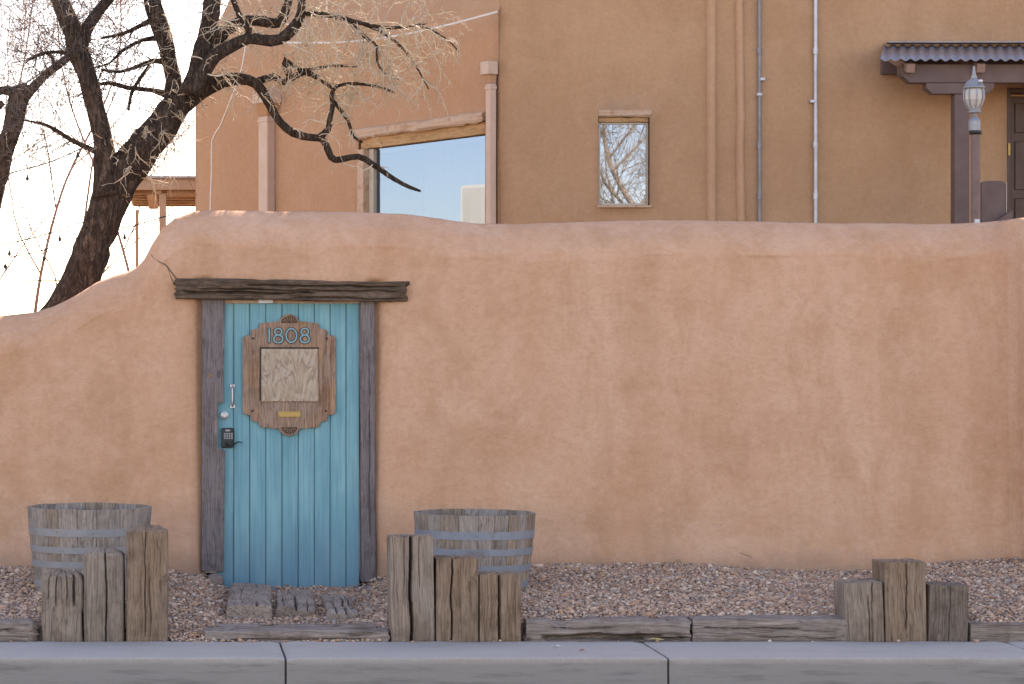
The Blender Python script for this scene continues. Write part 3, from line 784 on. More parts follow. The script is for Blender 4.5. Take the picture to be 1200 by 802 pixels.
# in a beam turned to lie along X, local +x points down
edging(-260, 42, 728, 750, 'tie_grey', 31, 'rounded grey edging timber at far left of the kerb', cracks=[(-.02, .008, .02, .3, 1.3)], rough=.006, rc=.03, jag=.02, round_top=.04)
edging(240, 455, 739, 752, 'tie_grey', 32, 'thin worn timber lying along the kerb below the door', cracks=[(0, .006, .015, .1, .9)], rough=.005, rc=.02, jag=.02, gnaw=.02)
edging(256, 440, 733, 741, 'tie_grey', 33, 'second thin timber behind the one below the door', y0=14.24, th=.12, rough=.006, rc=.02, jag=.02, gnaw=.02)
edging(617, 809, 726, 751, 'tie_grey', 34, 'split and rotted grey timber right of the barrel posts', cracks=[(.02, .02, .06, .08, .75), (.03, .012, .05, .25, .9), (-.03, .006, .015, .1, .5)], rough=.006, rc=.03, jag=.02, gnaw=.055)
edging(812, 992, 725, 752.5, 'tie_grey', 35, 'straight grey edging timber left of the right-hand posts', cracks=[(-.03, .006, .02, .05, .6), (.02, .006, .012, .3, .8)], rough=.005, rc=.018, jag=.015, gnaw=.02)
edging(1138, 1420, 731, 754.5, 'tie_grey', 36, 'pale grey edging timber at the right edge of the picture', cracks=[(-.01, .004, .01, .1, .9)], rough=.004, rc=.012, jag=.008)

def step2(u0, u1, y0, y1, zt, h, seed, label, cracks=(), gnaw=.05, rz=0, slope=0):
    d = y0; wd = M(u1 - u0, d); L = y1 - y0
    me = timber(L, wd, h, seed, cracks=cracks, rings=36, nf=44, rough=.005, rc=.022, jag=.006, gnaw=gnaw * .25)
    # local z -> world +y (depth), local -y -> world +z (top)
    me.transform(Matrix(((1, 0, 0, 0), (0, 0, 1, 0), (0, -1, 0, 0), (0, 0, 0, 1))))
    me.flip_normals() if False else None
    o = obj('step_block', me, MAT['block'], origin=(X((u0 + u1) / 2, d), y0, zt - h / 2)); o.rotation_euler = (R(slope), 0, R(rz))
    return tag(o, label, 'step block', 'weathered step blocks at the door')
step2(265, 318, 14.85, 16.3, .112, .16, 41, 'largest weathered step block left of three below the door', [(.05, .008, .04, 0, .35), (-.05, .005, .015, .2, 1.2)], .06, -2.4)
step2(324, 370, 14.95, 16.1, .09, .13, 42, 'middle step block with dark split front below the door', [(.0, .009, .05, 0, .8), (-.07, .005, .02, .1, .9), (.07, .005, .02, 0, .5)], .09, -2)
step2(384, 421, 14.85, 15.9, .078, .12, 43, 'narrow sunken step block right of three below the door', [(.02, .007, .04, 0, .9), (-.04, .005, .03, 0, .7), (.06, .005, .02, .2, 1)], .09, -1)

# ================================================================== BARRELS
def barrel(uc, vt, r_px, d, mats, hoops, hmat, label, seed):
    rnd = random.Random(seed); sc = F / d
    Rt = r_px / sc; c = P(uc, vt, d); zb = .06; H = c.z - zb
    e = tag(empty('barrel_planter', (c.x, d, zb)), label, 'barrel', 'half-barrel planters')
    def rad(z):   # z from bottom 0..H
        t = z / H; return Rt * (.815 + .245 * t - .06 * t * t) if t < 1 else Rt
    ns = 24; angs = []; a = rnd.uniform(0, .3)
    wds = [rnd.uniform(.75, 1.25) for _ in range(ns)]; tot = sum(wds)
    for i in range(ns):
        a1 = a + 2 * math.pi * wds[i] / tot; angs.append((a, a1)); a = a1
    for i, (a0, a1) in enumerate(angs):
        v, f = [], []; nzs = 9; na = 4; off = rnd.uniform(-.0012, .0012); dz = rnd.uniform(-.0025, .0015); g = .0011 / Rt
        for k in range(nzs + 1):
            z = H * k / nzs
            for inn in (0, 1):
                rr = rad(z) + off - inn * .026
                for j in range(na + 1):
                    an = a0 + g + (a1 - a0 - 2 * g) * j / na
                    ed_ = -.001 if (j in (0, na) and not inn) else 0
                    v.append(((rr + ed_) * math.cos(an), (rr + ed_) * math.sin(an), z + (dz if k == nzs else 0) + (.003 * nz(an * 20, seed) if k == nzs else 0)))
        s = 2 * (na + 1)
        for k in range(nzs):
            for j in range(na):
                p = k * s + j; f.append((p, p + 1, p + s + 1, p + s))
                p = k * s + na + 1 + j; f.append((p + 1, p, p + s, p + s + 1))
            p = k * s; f.append((p, p + s, p + s + na + 1, p + na + 1)); p = k * s + na; f.append((p + s, p, p + na + 1, p + s + na + 1))
        for j in range(na):
            p = nzs * s + j; f.append((p, p + 1, p + na + 2, p + na + 1)); p = j; f.append((p + 1, p, p + na + 1, p + na + 2))
        obj('stave', pydata(v, f), MAT[mats[rnd.random() < .38]], e, origin=(c.x, d, zb))
    for (q0, q1) in hoops:
        # pixel rows of the hoop where it crosses the front of the barrel
        v, f = [], []; n = 72; dz0 = rnd.uniform(-.003, .003)
        z1, z0 = Z(q0, d - Rt) - zb, Z(q1, d - Rt) - zb
        for k in range(n):
            a = 2 * math.pi * k / n
            for z in (z0, z1):
                zz = z + dz0 * math.cos(a + seed); rr = rad(z) + .0045
                v.append((rr * math.cos(a), rr * math.sin(a), zz)); v.append(((rr - .0045) * math.cos(a), (rr - .0045) * math.sin(a), zz))
        for k in range(n):
            p, q = 4 * k, 4 * ((k + 1) % n)
            f += [(p, q, q + 2, p + 2), (p + 2, q + 2, q + 3, p + 3), (q, p, p + 1, q + 1)]
        obj('hoop', pydata(v, f), MAT[hmat], e, origin=(c.x, d, zb))
        a = rnd.uniform(4.2, 5.2)
        for kx in (-.012, .012):
            rr = rad((z0 + z1) / 2) + .0045
            an = a + kx / rr
            obj('rivet', lathe([(0, .004), (.004, .003), (.006, 0)], 8), MAT[hmat], e, origin=(c.x + rr * math.cos(an), d + rr * math.sin(an), zb + (z0 + z1) / 2), rot=(R(90), 0, an + R(90)))
    r2 = rad(H * .72) - .028
    v = [(0, 0, H * .72)]; f = []
    for ring in range(1, 7):
        for k in range(30):
            a = 2 * math.pi * k / 30; r_ = r2 * ring / 6; v.append((r_ * math.cos(a), r_ * math.sin(a), H * .72 + .012 * nz(r_ * 14 * math.cos(a), r_ * 14 * math.sin(a), seed)))
    for k in range(30):
        f.append((0, 1 + k, 1 + (k + 1) % 30))
        for ring in range(5): b = 1 + ring * 30; f.append((b + k, b + 30 + k, b + 30 + (k + 1) % 30, b + (k + 1) % 30))
    obj('soil', pydata(v, f), MAT['soil'], e, origin=(c.x, d, zb))
barrel(105, 593.5, 73, 15.35, ('stave', 'stave_b'), [(621, 630), (642.5, 650), (660, 668), (684, 692)], 'rusty', 'weathered half barrel planter behind the left group of posts', 1)
barrel(556, 600.5, 71, 15.35, ('stave', 'stave_b'), [(624.5, 634), (645, 653), (664.5, 672.5), (684, 692)], 'galv', 'half barrel planter with blue-grey hoops right of the door', 2)

# ================================================================== HOUSE
HD = 22.5
house = tag(empty('house', P(585, 430, HD)), 'brown stucco two-wing adobe house behind the wall', 'house')
def stucco_wall(x0, x1, z0, z1, openings, reveal, matname, lean=None, step=.16, amp=.006, seed=0):
    """wall in a local frame: x along, front at y=0 facing -y; openings (x0,x1,z0,z1)"""
    def lines(a, b, extra):
        s = set([a, b] + [e for e in extra if a < e < b]); n = int((b - a) / step)
        for i in range(1, n):
            t = a + (b - a) * i / n
            if min(abs(t - e) for e in s) > step * .35: s.add(t)
        return sorted(s)
    xs = lines(x0, x1, [o[0] for o in openings] + [o[1] for o in openings]); zs = lines(z0, z1, [o[2] for o in openings] + [o[3] for o in openings] + ([lean[0]] if lean else []))
    v, f = [], []; idx = {}
    for i, x in enumerate(xs):
        for k, z in enumerate(zs):
            y = amp * 2 * nz(x * .9 + seed, z * .9) + amp * nz(x * 2.5, z * 2.5, seed)
            if lean and z > lean[0]: y += (z - lean[0]) * lean[1]
            idx[i, k] = len(v); v.append((x, y, z))
    for i in range(len(xs) - 1):
        for k in range(len(zs) - 1):
            xm, zm = (xs[i] + xs[i + 1]) / 2, (zs[k] + zs[k + 1]) / 2
            if any(o[0] < xm < o[1] and o[2] < zm < o[3] for o in openings): continue
            f.append((idx[i, k], idx[i + 1, k], idx[i + 1, k + 1], idx[i, k + 1]))
    for o in openings:
        ii = [i for i, x in enumerate(xs) if o[0] - 1e-6 <= x <= o[1] + 1e-6]; kk = [k for k, z in enumerate(zs) if o[2] - 1e-6 <= z <= o[3] + 1e-6]
        def rev(seq):
            for a, b in zip(seq[:-1], seq[1:]):
                n = len(v); va, vb = v[idx[a]], v[idx[b]]
                v.extend([(va[0], reveal, va[2]), (vb[0], reveal, vb[2])]); f.append((idx[a], idx[b], n + 1, n))
        rev([(ii[0], k) for k in kk]); rev([(ii[-1], k) for k in kk[::-1]]); rev([(i, kk[-1]) for i in ii]); rev([(i, kk[0]) for i in ii[::-1]])
    # return edges at both ends and along the top, a thick parapet
    top = [idx[i, len(zs) - 1] for i in range(len(xs))]
    n = len(v)
    for t in top: v.append((v[t][0], v[t][1] + .3, v[t][2]))
    for i in range(len(top) - 1):
        if any(o[0] < (xs[i] + xs[i + 1]) / 2 < o[1] and o[3] >= z1 for o in openings): continue
        f.append((top[i], top[i + 1], n + i + 1, n + i))
    for side in (0, len(xs) - 1):
        s = [idx[side, k] for k in range(len(zs))]; n = len(v)
        for t in s: v.append((v[t][0], .45, v[t][2]))
        for k in range(len(s) - 1): f.append((s[k], s[k + 1], n + k + 1, n + k))
    bm = bmesh.new(); me = pydata(v, f); return me

# ---- main block, facing the street
mx0 = X(585, HD); mo = Vector((mx0, HD, 0))
def lm(u): return X(u, HD) - mx0
wn = (lm(701), lm(761.5), Z(242, HD), Z(129, HD)); dr = (lm(1180), lm(1310), .2, Z(103, HD))
me = stucco_wall(0, 9.0, 0, 6.5, [wn, dr], .16, 'stucco', seed=2)
ob = obj('wall', me, MAT['stucco'], house, origin=mo, smooth=True); tag(ob, 'tan stucco wall of the main block')
# volume behind: side, back and flat roof
v = [(.02, .5, 0), (9.0, .5, 0), (9.0, 8, 0), (.02, 8, 0)]; v += [(x, y, 6.2) for x, y, z in v]
obj('flat_roof', pydata(v, [(4, 5, 6, 7), (0, 4, 7, 3), (1, 2, 6, 5), (2, 3, 7, 6)]), MAT['stucco'], house, origin=mo)
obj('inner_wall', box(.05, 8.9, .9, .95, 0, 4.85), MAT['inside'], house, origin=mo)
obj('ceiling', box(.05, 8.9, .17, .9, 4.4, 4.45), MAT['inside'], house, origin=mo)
# small window
win = empty('window', mo + Vector((wn[0], 0, wn[2])), house)
def hb(name, u0, u1, q0, q1, y0, y1, mat, par, bev=.003, d=HD):
    return obj(name, box(X(u0, d), X(u1, d), y0, y1, Z(q1, d), Z(q0, d), bev), MAT[mat], par)
tbm = timber(M(62, HD), M(9, HD), .10, 61, rough=.008, rc=.02, rings=24, nf=20, jag=.01, gnaw=.03)
obj('lintel', tbm, MAT['peel'], win, origin=P(700.3, 133.2, HD + .045), rot=(0, R(90), 0))
hb('head_board', 702, 761, 137.6, 143, HD + .03, HD + .09, 'ochre', win)
hb('frame', 702, 704.6, 143.2, 240.5, HD + .05, HD + .10, 'frame', win); hb('frame', 758.6, 761, 143.2, 240.5, HD + .05, HD + .10, 'frame', win)
hb('frame', 704.8, 758.4, 143.2, 145.4, HD + .05, HD + .10, 'frame', win); hb('frame', 704.8, 758.4, 238, 240.5, HD + .05, HD + .10, 'frame', win)
hb('sill', 699.5, 763, 240.7, 243.5, HD - .02, HD + .12, 'peel', win)
hb('pane', 704.7, 758.5, 145.5, 237.9, HD + .068, HD + .072, 'glass_small', win, 0)
hb('blind', 706, 757, 146, 153, HD + .11, HD + .14, 'curtain', win)
# boxed-in vertical pipe chases, rounded over with stucco
for ut, ub, wpx in ((833.5, 833.5, 13), (866, 870, 11.5)):
    v, f = [], []; n = 10; r = M(wpx, HD) / 2; kz = 30
    for k in range(kz + 1):
        z = .1 + 6.2 * k / kz; q = V0 - (z - CAMZ) * F / HD; u = ut + (ub - ut) * min(1.3, max(0, q / 260)) - (1.5 if q > 150 and ut > 850 else 0)
        cx = X(u, HD)
        for j in range(n + 1):
            a = math.pi * j / n; rr = r * (1 + .1 * nz(z * 2, a, ut)) * (1.12 if abs(q - 120) < 3 and ut > 850 else 1)
            v.append((cx - rr * math.cos(a), HD + .02 - rr * 1.5 * math.sin(a), z))
    for k in range(kz):
        for j in range(n): a = k * (n + 1) + j; f.append((a, a + 1, a + n + 2, a + n + 1))
    obj('pipe_chase', pydata(v, f), MAT['chase'], house, smooth=True)
for ut, ub, r, mt, cl in ((890.3, 889.8, 2.1, 'conduit_d', ((893.5, 93), (889.8, 111))), (956, 955.6, 2.3, 'conduit', ((952, 119),))):
    tb = Tubes(); yy = HD - .03; pts = []
    for k in range(24):
        z = .12 + 6.2 * k / 23; pts.append((X(ut + (ub - ut) * k / 23, yy) + .002 * nz(z * 2, ut), yy, z))
    tb.add(pts, [M(r, yy)] * 24, 10); c = obj('conduit', tb.mesh(), MAT[mt], house, smooth=True)
    for (u, q) in cl:
        p = P(u, q, yy); obj('clamp', box(p.x - .022, p.x + .022, yy - .022, yy + .028, p.z - .014, p.z + .014, .004), MAT['conduit'], c)
    for q in (60, 170, 230): 
        p = P(ub, q, yy); obj('coupling', lathe([(M(r, yy) + .003, -.03), (M(r, yy) + .005, -.028), (M(r, yy) + .005, .028), (M(r, yy) + .003, .03)], 12), MAT[mt], c, origin=p)

# ---- door awning
aw = empty('awning', P(1119, 262, HD - .7), house)
AF = HD - .75
xf0, xb0 = X(1031, AF), X(1035, HD)
zf, zbk = Z(70.5, AF), Z(53.5, HD)
v, f = [], []; nw = 46; pit = .085; per = 10
nn = nw * per
for i in range(nn + 1):
    s = i / per * pit; dzz = .010 * math.cos(2 * math.pi * i / per)
    v.append((xf0 + s, AF - .02 + .006 * nz(i * .07), zf + dzz - .004 * nz(i * .05, 3))); v.append((xb0 + s, HD - .005, zbk + dzz))
for i in range(nn): a = 2 * i; f.append((a, a + 2, a + 3, a + 1))
me = pydata(v, f)
o = obj('roof_sheet', me, MAT['corr'], aw, smooth=True); md = o.modifiers.new('thick', 'SOLIDIFY'); md.thickness = .004
xe = xf0 + nw * pit
obj('flashing', box(xb0 + .02, xe, HD - .10, HD - .012, zbk + .012, zbk + .026, .003), MAT['corr'], aw)
def pa(u, q, d): p = P(u, q, d); return (p.x, p.z)
BF = HD - .62
obj('beam', prism([pa(1056, 75.5, BF), pa(1056, 87, BF), pa(1058, 90, BF), pa(1062, 92, BF), pa(1066.5, 97, BF), pa(1500, 97, BF), pa(1500, 75.5, BF)], BF, BF + .13, .004), MAT['brown'], aw)
obj('corbel', prism([pa(1086, 97.4, BF), pa(1086, 103.5, BF), pa(1089, 106, BF), pa(1093, 110, BF), pa(1158, 110, BF), pa(1162, 106, BF), pa(1165.5, 103, BF), pa(1165.5, 97.4, BF)], BF + .004, BF + .126, .004), MAT['brown'], aw)
obj('post', box(X(1119, BF), X(1136.5, BF), BF + .006, BF + .124, .15, Z(110.3, BF), .006), MAT['brown'], aw)
obj('ledger', prism([pa(1033, 66, HD - .05), pa(1033, 87.5, HD - .05), pa(1500, 87.5, HD - .05), pa(1500, 66, HD - .05)], HD - .10, HD - .02, .003), MAT['brown'], aw)
# rafters
for u in (1064, 1146, 1228, 1310):
    x = X(u, BF); wd = .07
    me = prism([(-wd / 2, -.075), (wd / 2, -.075), (wd / 2, 0), (-wd / 2, 0)], 0, .62, .003)
    zr0 = Z(70.5, AF) - .030
    o = obj('rafter', me, MAT['rafter'], aw, origin=(x, AF + .03, zr0), rot=(math.atan2(zbk - zf, .75), 0, 0))
# door
hdr = empty('door', P(1240, 262, HD + .1), house)
hb('frame', 1180.3, 1185, 103.3, 262, HD + .01, HD + .15, 'doorbrown', hdr); hb('frame', 1185.1, 1309, 103.3, 109, HD + .01, HD + .15, 'doorbrown', hdr)
hb('weather_strip', 1185.3, 1300, 110, 112, HD + .085, HD + .094, 'ochre', hdr, 0)
hb('leaf', 1185.4, 1300, 112.3, 270, HD + .095, HD + .14, 'doorbrown', hdr)
for (q0, q1) in ((120, 155), (165, 222), (232, 262)): hb('panel', 1193, 1230, q0, q1, HD + .085, HD + .0945, 'brown' if False else 'doorbrown', hdr, .006)
hb('hinge', 1181.5, 1184, 168, 182, HD - .002, HD + .009, 'brass', hdr, .001)

# ---- angled wing
def dw(u): return HD * (583 + 1500) / (u + 1500)
A = P(584, 430, dw(584)); A.z = 0; B = P(229, 430, dw(229)); B.z = 0
wdir = (A - B); WLEN = wdir.length; wdir.normalize(); wang = math.atan2(wdir.y, wdir.x)
wo_ = Vector(B)
Rw = Matrix.Rotation(wang, 4, 'Z')
wn_out = (Rw @ Vector((0, -1, 0)))
def lw(u): d = dw(u); return (Vector((X(u, d), d, 0)) - wo_).length
def wz(u, q): return Z(q, dw(u))
zl = wz(583, 14)
wwin = (lw(420), lw(568.5), wz(500, 300), wz(567, 134))
me = stucco_wall(0, WLEN, 0, 6.2, [wwin], .22, 'stucco2', lean=(zl, .55), seed=9)
wl_ = obj('wall', me, MAT['stucco2'], house, origin=wo_, smooth=True, rot=(0, 0, wang)); tag(wl_, 'angled wall of the left wing')
v = [(0.01, .5, 0), (WLEN, .5, 0), (WLEN, 5, 0), (0.01, 5, 0)]; v += [(x, y, 4.7) for x, y, z in v]
obj('flat_roof', pydata(v, [(4, 5, 6, 7), (0, 4, 7, 3), (1, 2, 6, 5), (2, 3, 7, 6)]), MAT['stucco2'], house, origin=wo_, rot=(0, 0, wang))
v = [(0.01, .45, 0), (0.01, 5, 0), (0.01, 5, 5.3), (0.01, .75, 6.2), (0.01, .45, 6.2)]
obj('end_wall', pydata(v, [(0, 1, 2, 3, 4)]), MAT['stucco2'], house, origin=wo_, rot=(0, 0, wang))
def wbox(name, x0, x1, y0, y1, z0, z1, mat, par, bev=.004):
    return obj(name, box(x0, x1, y0, y1, z0, z1, bev), MAT[mat], par, origin=wo_, rot=(0, 0, wang))
bw = empty('window', wo_ + Rw @ Vector((wwin[0], 0, wwin[2])), house)
zt = wwin[3]; x0, x1 = wwin[0], wwin[1]; zlin = wz(567, 147)
me = timber(x1 - x0 + .02, zt - zlin + .0, .2, 71, rough=.008, rc=.03, rings=50, nf=20, jag=.02, gnaw=.05)
me.transform(Matrix.Rotation(R(90), 4, 'Y'))
obj('lintel', me, MAT['peel'], bw, origin=wo_ + Rw @ Vector((x0 - .03, .06, (zt + zlin) / 2 + .02)), rot=(0, 0, wang))
wbox('head_board', x0 + .01, x1 - .005, .02, .10, zlin - .075, zlin + .035, 'ochre', bw)
wbox('jamb', x0 + .005, x0 + .11, -.02, .14, wwin[2], zlin - .08, 'peel', bw)
wbox('frame', x0 + .115, x0 + .19, .04, .13, wwin[2], zlin - .08, 'frame', bw)
wbox('pane', x0 + .195, x1 - .01, .078, .084, wwin[2], zlin - .08, 'glass', bw, 0)
# curtain with folds
v, f = [], []; n = 90; cx0, cx1 = x0 + .48, x1 + .3
for i in range(n + 1):
    x = cx0 + (cx1 - cx0) * i / n; y = .42 + .022 * math.sin(i * .62) + .012 * math.sin(i * .23 + 1)
    v.append((x, y, wwin[2] - .2)); v.append((x, y, zlin + .1))
for i in range(n): a = 2 * i; f.append((a, a + 2, a + 3, a + 1))
obj('curtain', pydata(v, f), MAT['curtain'], bw, origin=wo_, rot=(0, 0, wang), smooth=True)
wbox('blind_header', x0 + .2, x1 - .02, .10, .13, wz(567, 163.5), zlin - .085, 'curtain', bw)
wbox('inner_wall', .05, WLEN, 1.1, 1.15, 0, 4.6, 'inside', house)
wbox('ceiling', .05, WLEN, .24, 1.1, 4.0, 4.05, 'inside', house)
# down pipes with leader heads
def downspout(u0, w, p, uh, wh, ph, qh0, qh1, qp):
    """u0: picture column of the pipe's right edge where it stands on the wall; w along the wall, p how far it stands out"""
    x1 = lw(u0); xh = lw(uh); uc = u0
    e = empty('downspout', wo_ + Rw @ Vector((x1 - w / 2, -.1, 0)), house)
    zt_, zh, zp = wz(uc, qh0), wz(uc, qh1), wz(uc, qp)
    wbox('pipe', x1 - w, x1, -p, -.006, .12, zp, 'trimtan', e, .006)
    wbox('collar', x1 - w - .006, x1 + .006, -p - .006, -.004, wz(uc, qp + 7), wz(uc, qp + 3), 'trimtan', e, .003)
    wbox('leader_head', xh - wh, xh, -ph, -.005, zh, zt_, 'trimtan', e, .006)
    v = [(xh - wh + .02, -ph + .02, zh), (xh - .02, -ph + .02, zh), (xh - .02, -.008, zh), (xh - wh + .02, -.008, zh), (x1 - w, -p, zp), (x1, -p, zp), (x1, -.012, zp), (x1 - w, -.012, zp)]
    obj('funnel', pydata(v, [(0, 1, 5, 4), (1, 2, 6, 5), (3, 0, 4, 7), (2, 3, 7, 6)]), MAT['stucco2'], e, origin=wo_, rot=(0, 0, wang))
downspout(323, .17, .10, 331, .28, .185, 107, 122, 136)
downspout(582.5, .07, .075, 584.5, .12, .115, 72.5, 88, 98)

# ---- porch at the far side of the wing
po = empty('porch', P(190, 300, 31), house)
D1 = 29.0
def pbx(nm, u0, u1, q0, q1, y0, y1, mat, bev=.006):
    return obj(nm, box(X(u0, y0), X(u1, y0), y0, y1, Z(q1, y0), Z(q0, y0), bev), MAT[mat], po)
pbx('fascia', 150, 300, 209.5, 222.5, D1, D1 + .06, 'porchf')
pbx('roof_sheet', 150, 300, 206.2, 209.2, D1 - .05, D1 + 3.4, 'corr')
obj('fascia', box(X(150, D1) , X(150, D1) + .06, D1 + .07, D1 + 3.3, Z(222, D1), Z(209.6, D1)), MAT['porchf'], po)
pbx('post', 186.3, 194.8, 226.5, 300, D1 + .1, D1 + .2, 'porchf')
pbx('post_cap', 181.5, 190, 222.8, 226.3, D1 + .08, D1 + .24, 'porchf')
pbx('beam', 195.2, 300, 222.9, 229, D1 + .1, D1 + .22, 'porch')
pbx('post', 158.4, 162.4, 246, 320, D1 + 3.1, D1 + 3.2, 'porchf')
for k in range(6):
    y = D1 + .45 + k * .5
    obj('rafter', box(X(152, D1), X(300, D1) + .6, y, y + .09, Z(222.5, D1) - .02, Z(213, D1), .004), MAT['porch'], po)
obj('soffit', box(X(151, D1) + .07, X(300, D1) + .6, D1 + .08, D1 + 3.3, Z(212.6, D1), Z(210.4, D1)), MAT['porch'], po)
obj('side_beam', box(X(172, D1 + .3), X(172, D1 + .3) + .12, D1 + .3, D1 + 3.3, Z(226, D1), Z(221.5, D1)), MAT['porch'], po)

# loose wires on the wing
def cable(pts, r, mat, label, cat='cable', step=.15):
    p, rr = smooth_path(pts, [r] * len(pts), step); tb = Tubes(); tb.add(p, rr, 6)
    return tag(setorigin(obj('cable', tb.mesh(), MAT[mat], smooth=True), pts[0]), label, cat)
cable([P(322, 50, 24.6), P(360, 50.5, 24.0), P(400, 50, 23.5), P(440, 46, 23.1), P(480, 39.5, 22.7), P(530, 28.5, 22.5), P(583, 14, 22.35)], .011, 'cable_w', 'thin white cable sagging across the left wing to the main house')
cable([P(291, 30, 25.2), P(284, 78, 25.3), P(270, 118, 25.6), P(258, 148, 26.0), P(248.5, 165, 26.3), P(248, 200, 26.3), P(247, 225, 26.3), P(246, 262, 26.3)], .008, 'cable_w', 'thin pale wire hanging down the left wing behind the tree')
cable([P(383.5, -20, 22.4), P(383, 10, 22.4), P(383.5, 30, 22.4)], .007, 'cable_w', 'short white wire end hanging at the top among the twigs')

# ================================================================== LAMP POST
LD = 20.6
lp = tag(empty('lamp_post', P(1143, 430, LD)), 'silver lantern on a brown pole by the awning post', 'lamp post')
def lz(q): return Z(q, LD)
cx = X(1143.2, LD); k = LD / F
def lat(nm, prof, mat, par, n=20, c=cx, smooth=True):
    return obj(nm, lathe([(r * k, Z(q, LD)) for r, q in prof], n, c, LD), MAT[mat], par, smooth=smooth)
o = lat('pole', [(5.4, 500), (5.4, 158)], 'pole', lp)
lat('collar', [(5.6, 158), (7, 157.8), (7.2, 154), (6.8, 153.4), (5, 153.3)], 'black', lp)
c2x = X(1142, LD)
lat('pole_cap', [(6.8, 153.3), (7, 142), (6.2, 140.5), (3.5, 137), (2.4, 135), (2.2, 131)], 'lamp', lp, 12, c2x, False)
lat('lantern_base', [(2.2, 133.5), (7.6, 132.5), (8, 131), (5, 129.8), (7.8, 128.6), (7.2, 127.4), (6, 127)], 'lamp', lp, 16, c2x)
cl = X(1141.3, LD)
gl = lat('lantern_glass', [(6.2, 127.3), (8.6, 123), (10.6, 117), (11.1, 111), (10.4, 105.5), (9.2, 103.3)], 'lampglass', lp, 8, cl, False)
for j in range(8):
    a = 2 * math.pi * (j + .5) / 8 - .39; tb = Tubes()
    tb.add([Vector((cl + r * k * math.cos(a), LD + r * k * math.sin(a), Z(q, LD))) for r, q in [(6.6, 127.3), (9.2, 123), (11.4, 117), (12.0, 111), (11.3, 105.5), (10, 103)]], [.0075] * 6, 5)
    obj('cage_rib', tb.mesh(), MAT['lamp'], lp)
lat('lantern_cap', [(10.5, 104.2), (12.6, 103.8), (12.8, 101.8), (11.2, 101.4), (9.6, 97.5), (6.0, 94), (4.2, 93), (3.4, 92)], 'lamp', lp, 16, cl)
lat('finial', [(3.4, 92.2), (3.8, 91), (2.5, 88), (2.2, 85), (1.4, 81), (1.7, 80), (.9, 78), (.05, 76.8)], 'lamp', lp, 12, cl)
o = rockless = None
me = lathe([(0, .02), (.016, .015), (.018, 0)], 10); obj('photo_sensor', me, MAT['curtain'], lp, origin=(cl + .035, LD - .06, Z(97, LD)))
# brown half-height panel with sloping rail beside the lamp
PDD = 21.0
def pp_(u, q): p = P(u, q, PDD); return (p.x, p.z)
pn = tag(empty('stair_panel', P(1165, 430, PDD)), 'mauve brown board panel with clipped corners beside the lamp pole', 'panel')
obj('board', prism([pp_(1150.5, 420), pp_(1150.5, 216.5), pp_(1153, 213.5), pp_(1157, 212), pp_(1173, 212), pp_(1177, 213.5), pp_(1179, 216.5), pp_(1179, 420)], PDD, PDD + .09, .005), MAT['brown'], pn)
obj('edge_strip', box(X(1179.1, PDD), X(1179.8, PDD), PDD - .003, PDD + .09, Z(300, PDD), Z(214, PDD)), MAT['frame'], pn)
obj('hand_rail', prism([pp_(1160, 264), pp_(1182, 247.5), pp_(1184, 247.5), pp_(1184, 256), pp_(1163, 272)], PDD - .06, PDD - .004, .004), MAT['brown'], pn)
hb('conduit_box', 1141.5, 1147.5, 257, 264, LD - .09, LD - .055, 'conduit', lp, .004, LD - .07)

# ================================================================== TREES
def grow(tb, p, d, length, r, rnd, level, droop, wander=.35, sides=3, kids=3, kidlen=.55, gen=None):
    """a twig that wanders and forks"""
    n = max(4, int(5 + level)); pts = [p]; rad = [r]; q = Vector(p); dv = Vector(d).normalized()
    for i in range(n):
        dv = dv + Vector((rnd.gauss(0, wander), rnd.gauss(0, wander), rnd.gauss(0, wander))) * .55 + Vector((0, 0, -droop * .16))
        dv.normalize(); q = q + dv * (length / n); pts.append(q.copy()); rad.append(max(.0016, r * (1 - .62 * (i + 1) / n)))
        if level > 0 and i >= 1 and rnd.random() < kids / n * 1.25:
            s = dv.orthogonal().normalized(); s.rotate(Matrix.Rotation(rnd.uniform(0, 6.283), 3, dv))
            nd = (dv * rnd.uniform(.5, 1.1) + s * rnd.uniform(.6, 1.1)).normalized()
            grow(tb, q, nd, length * kidlen * rnd.uniform(.6, 1.3), rad[-1] * .72, rnd, level - 1, droop, wander, sides, kids, kidlen)
    tb.add(pts, rad, sides, cap=False)

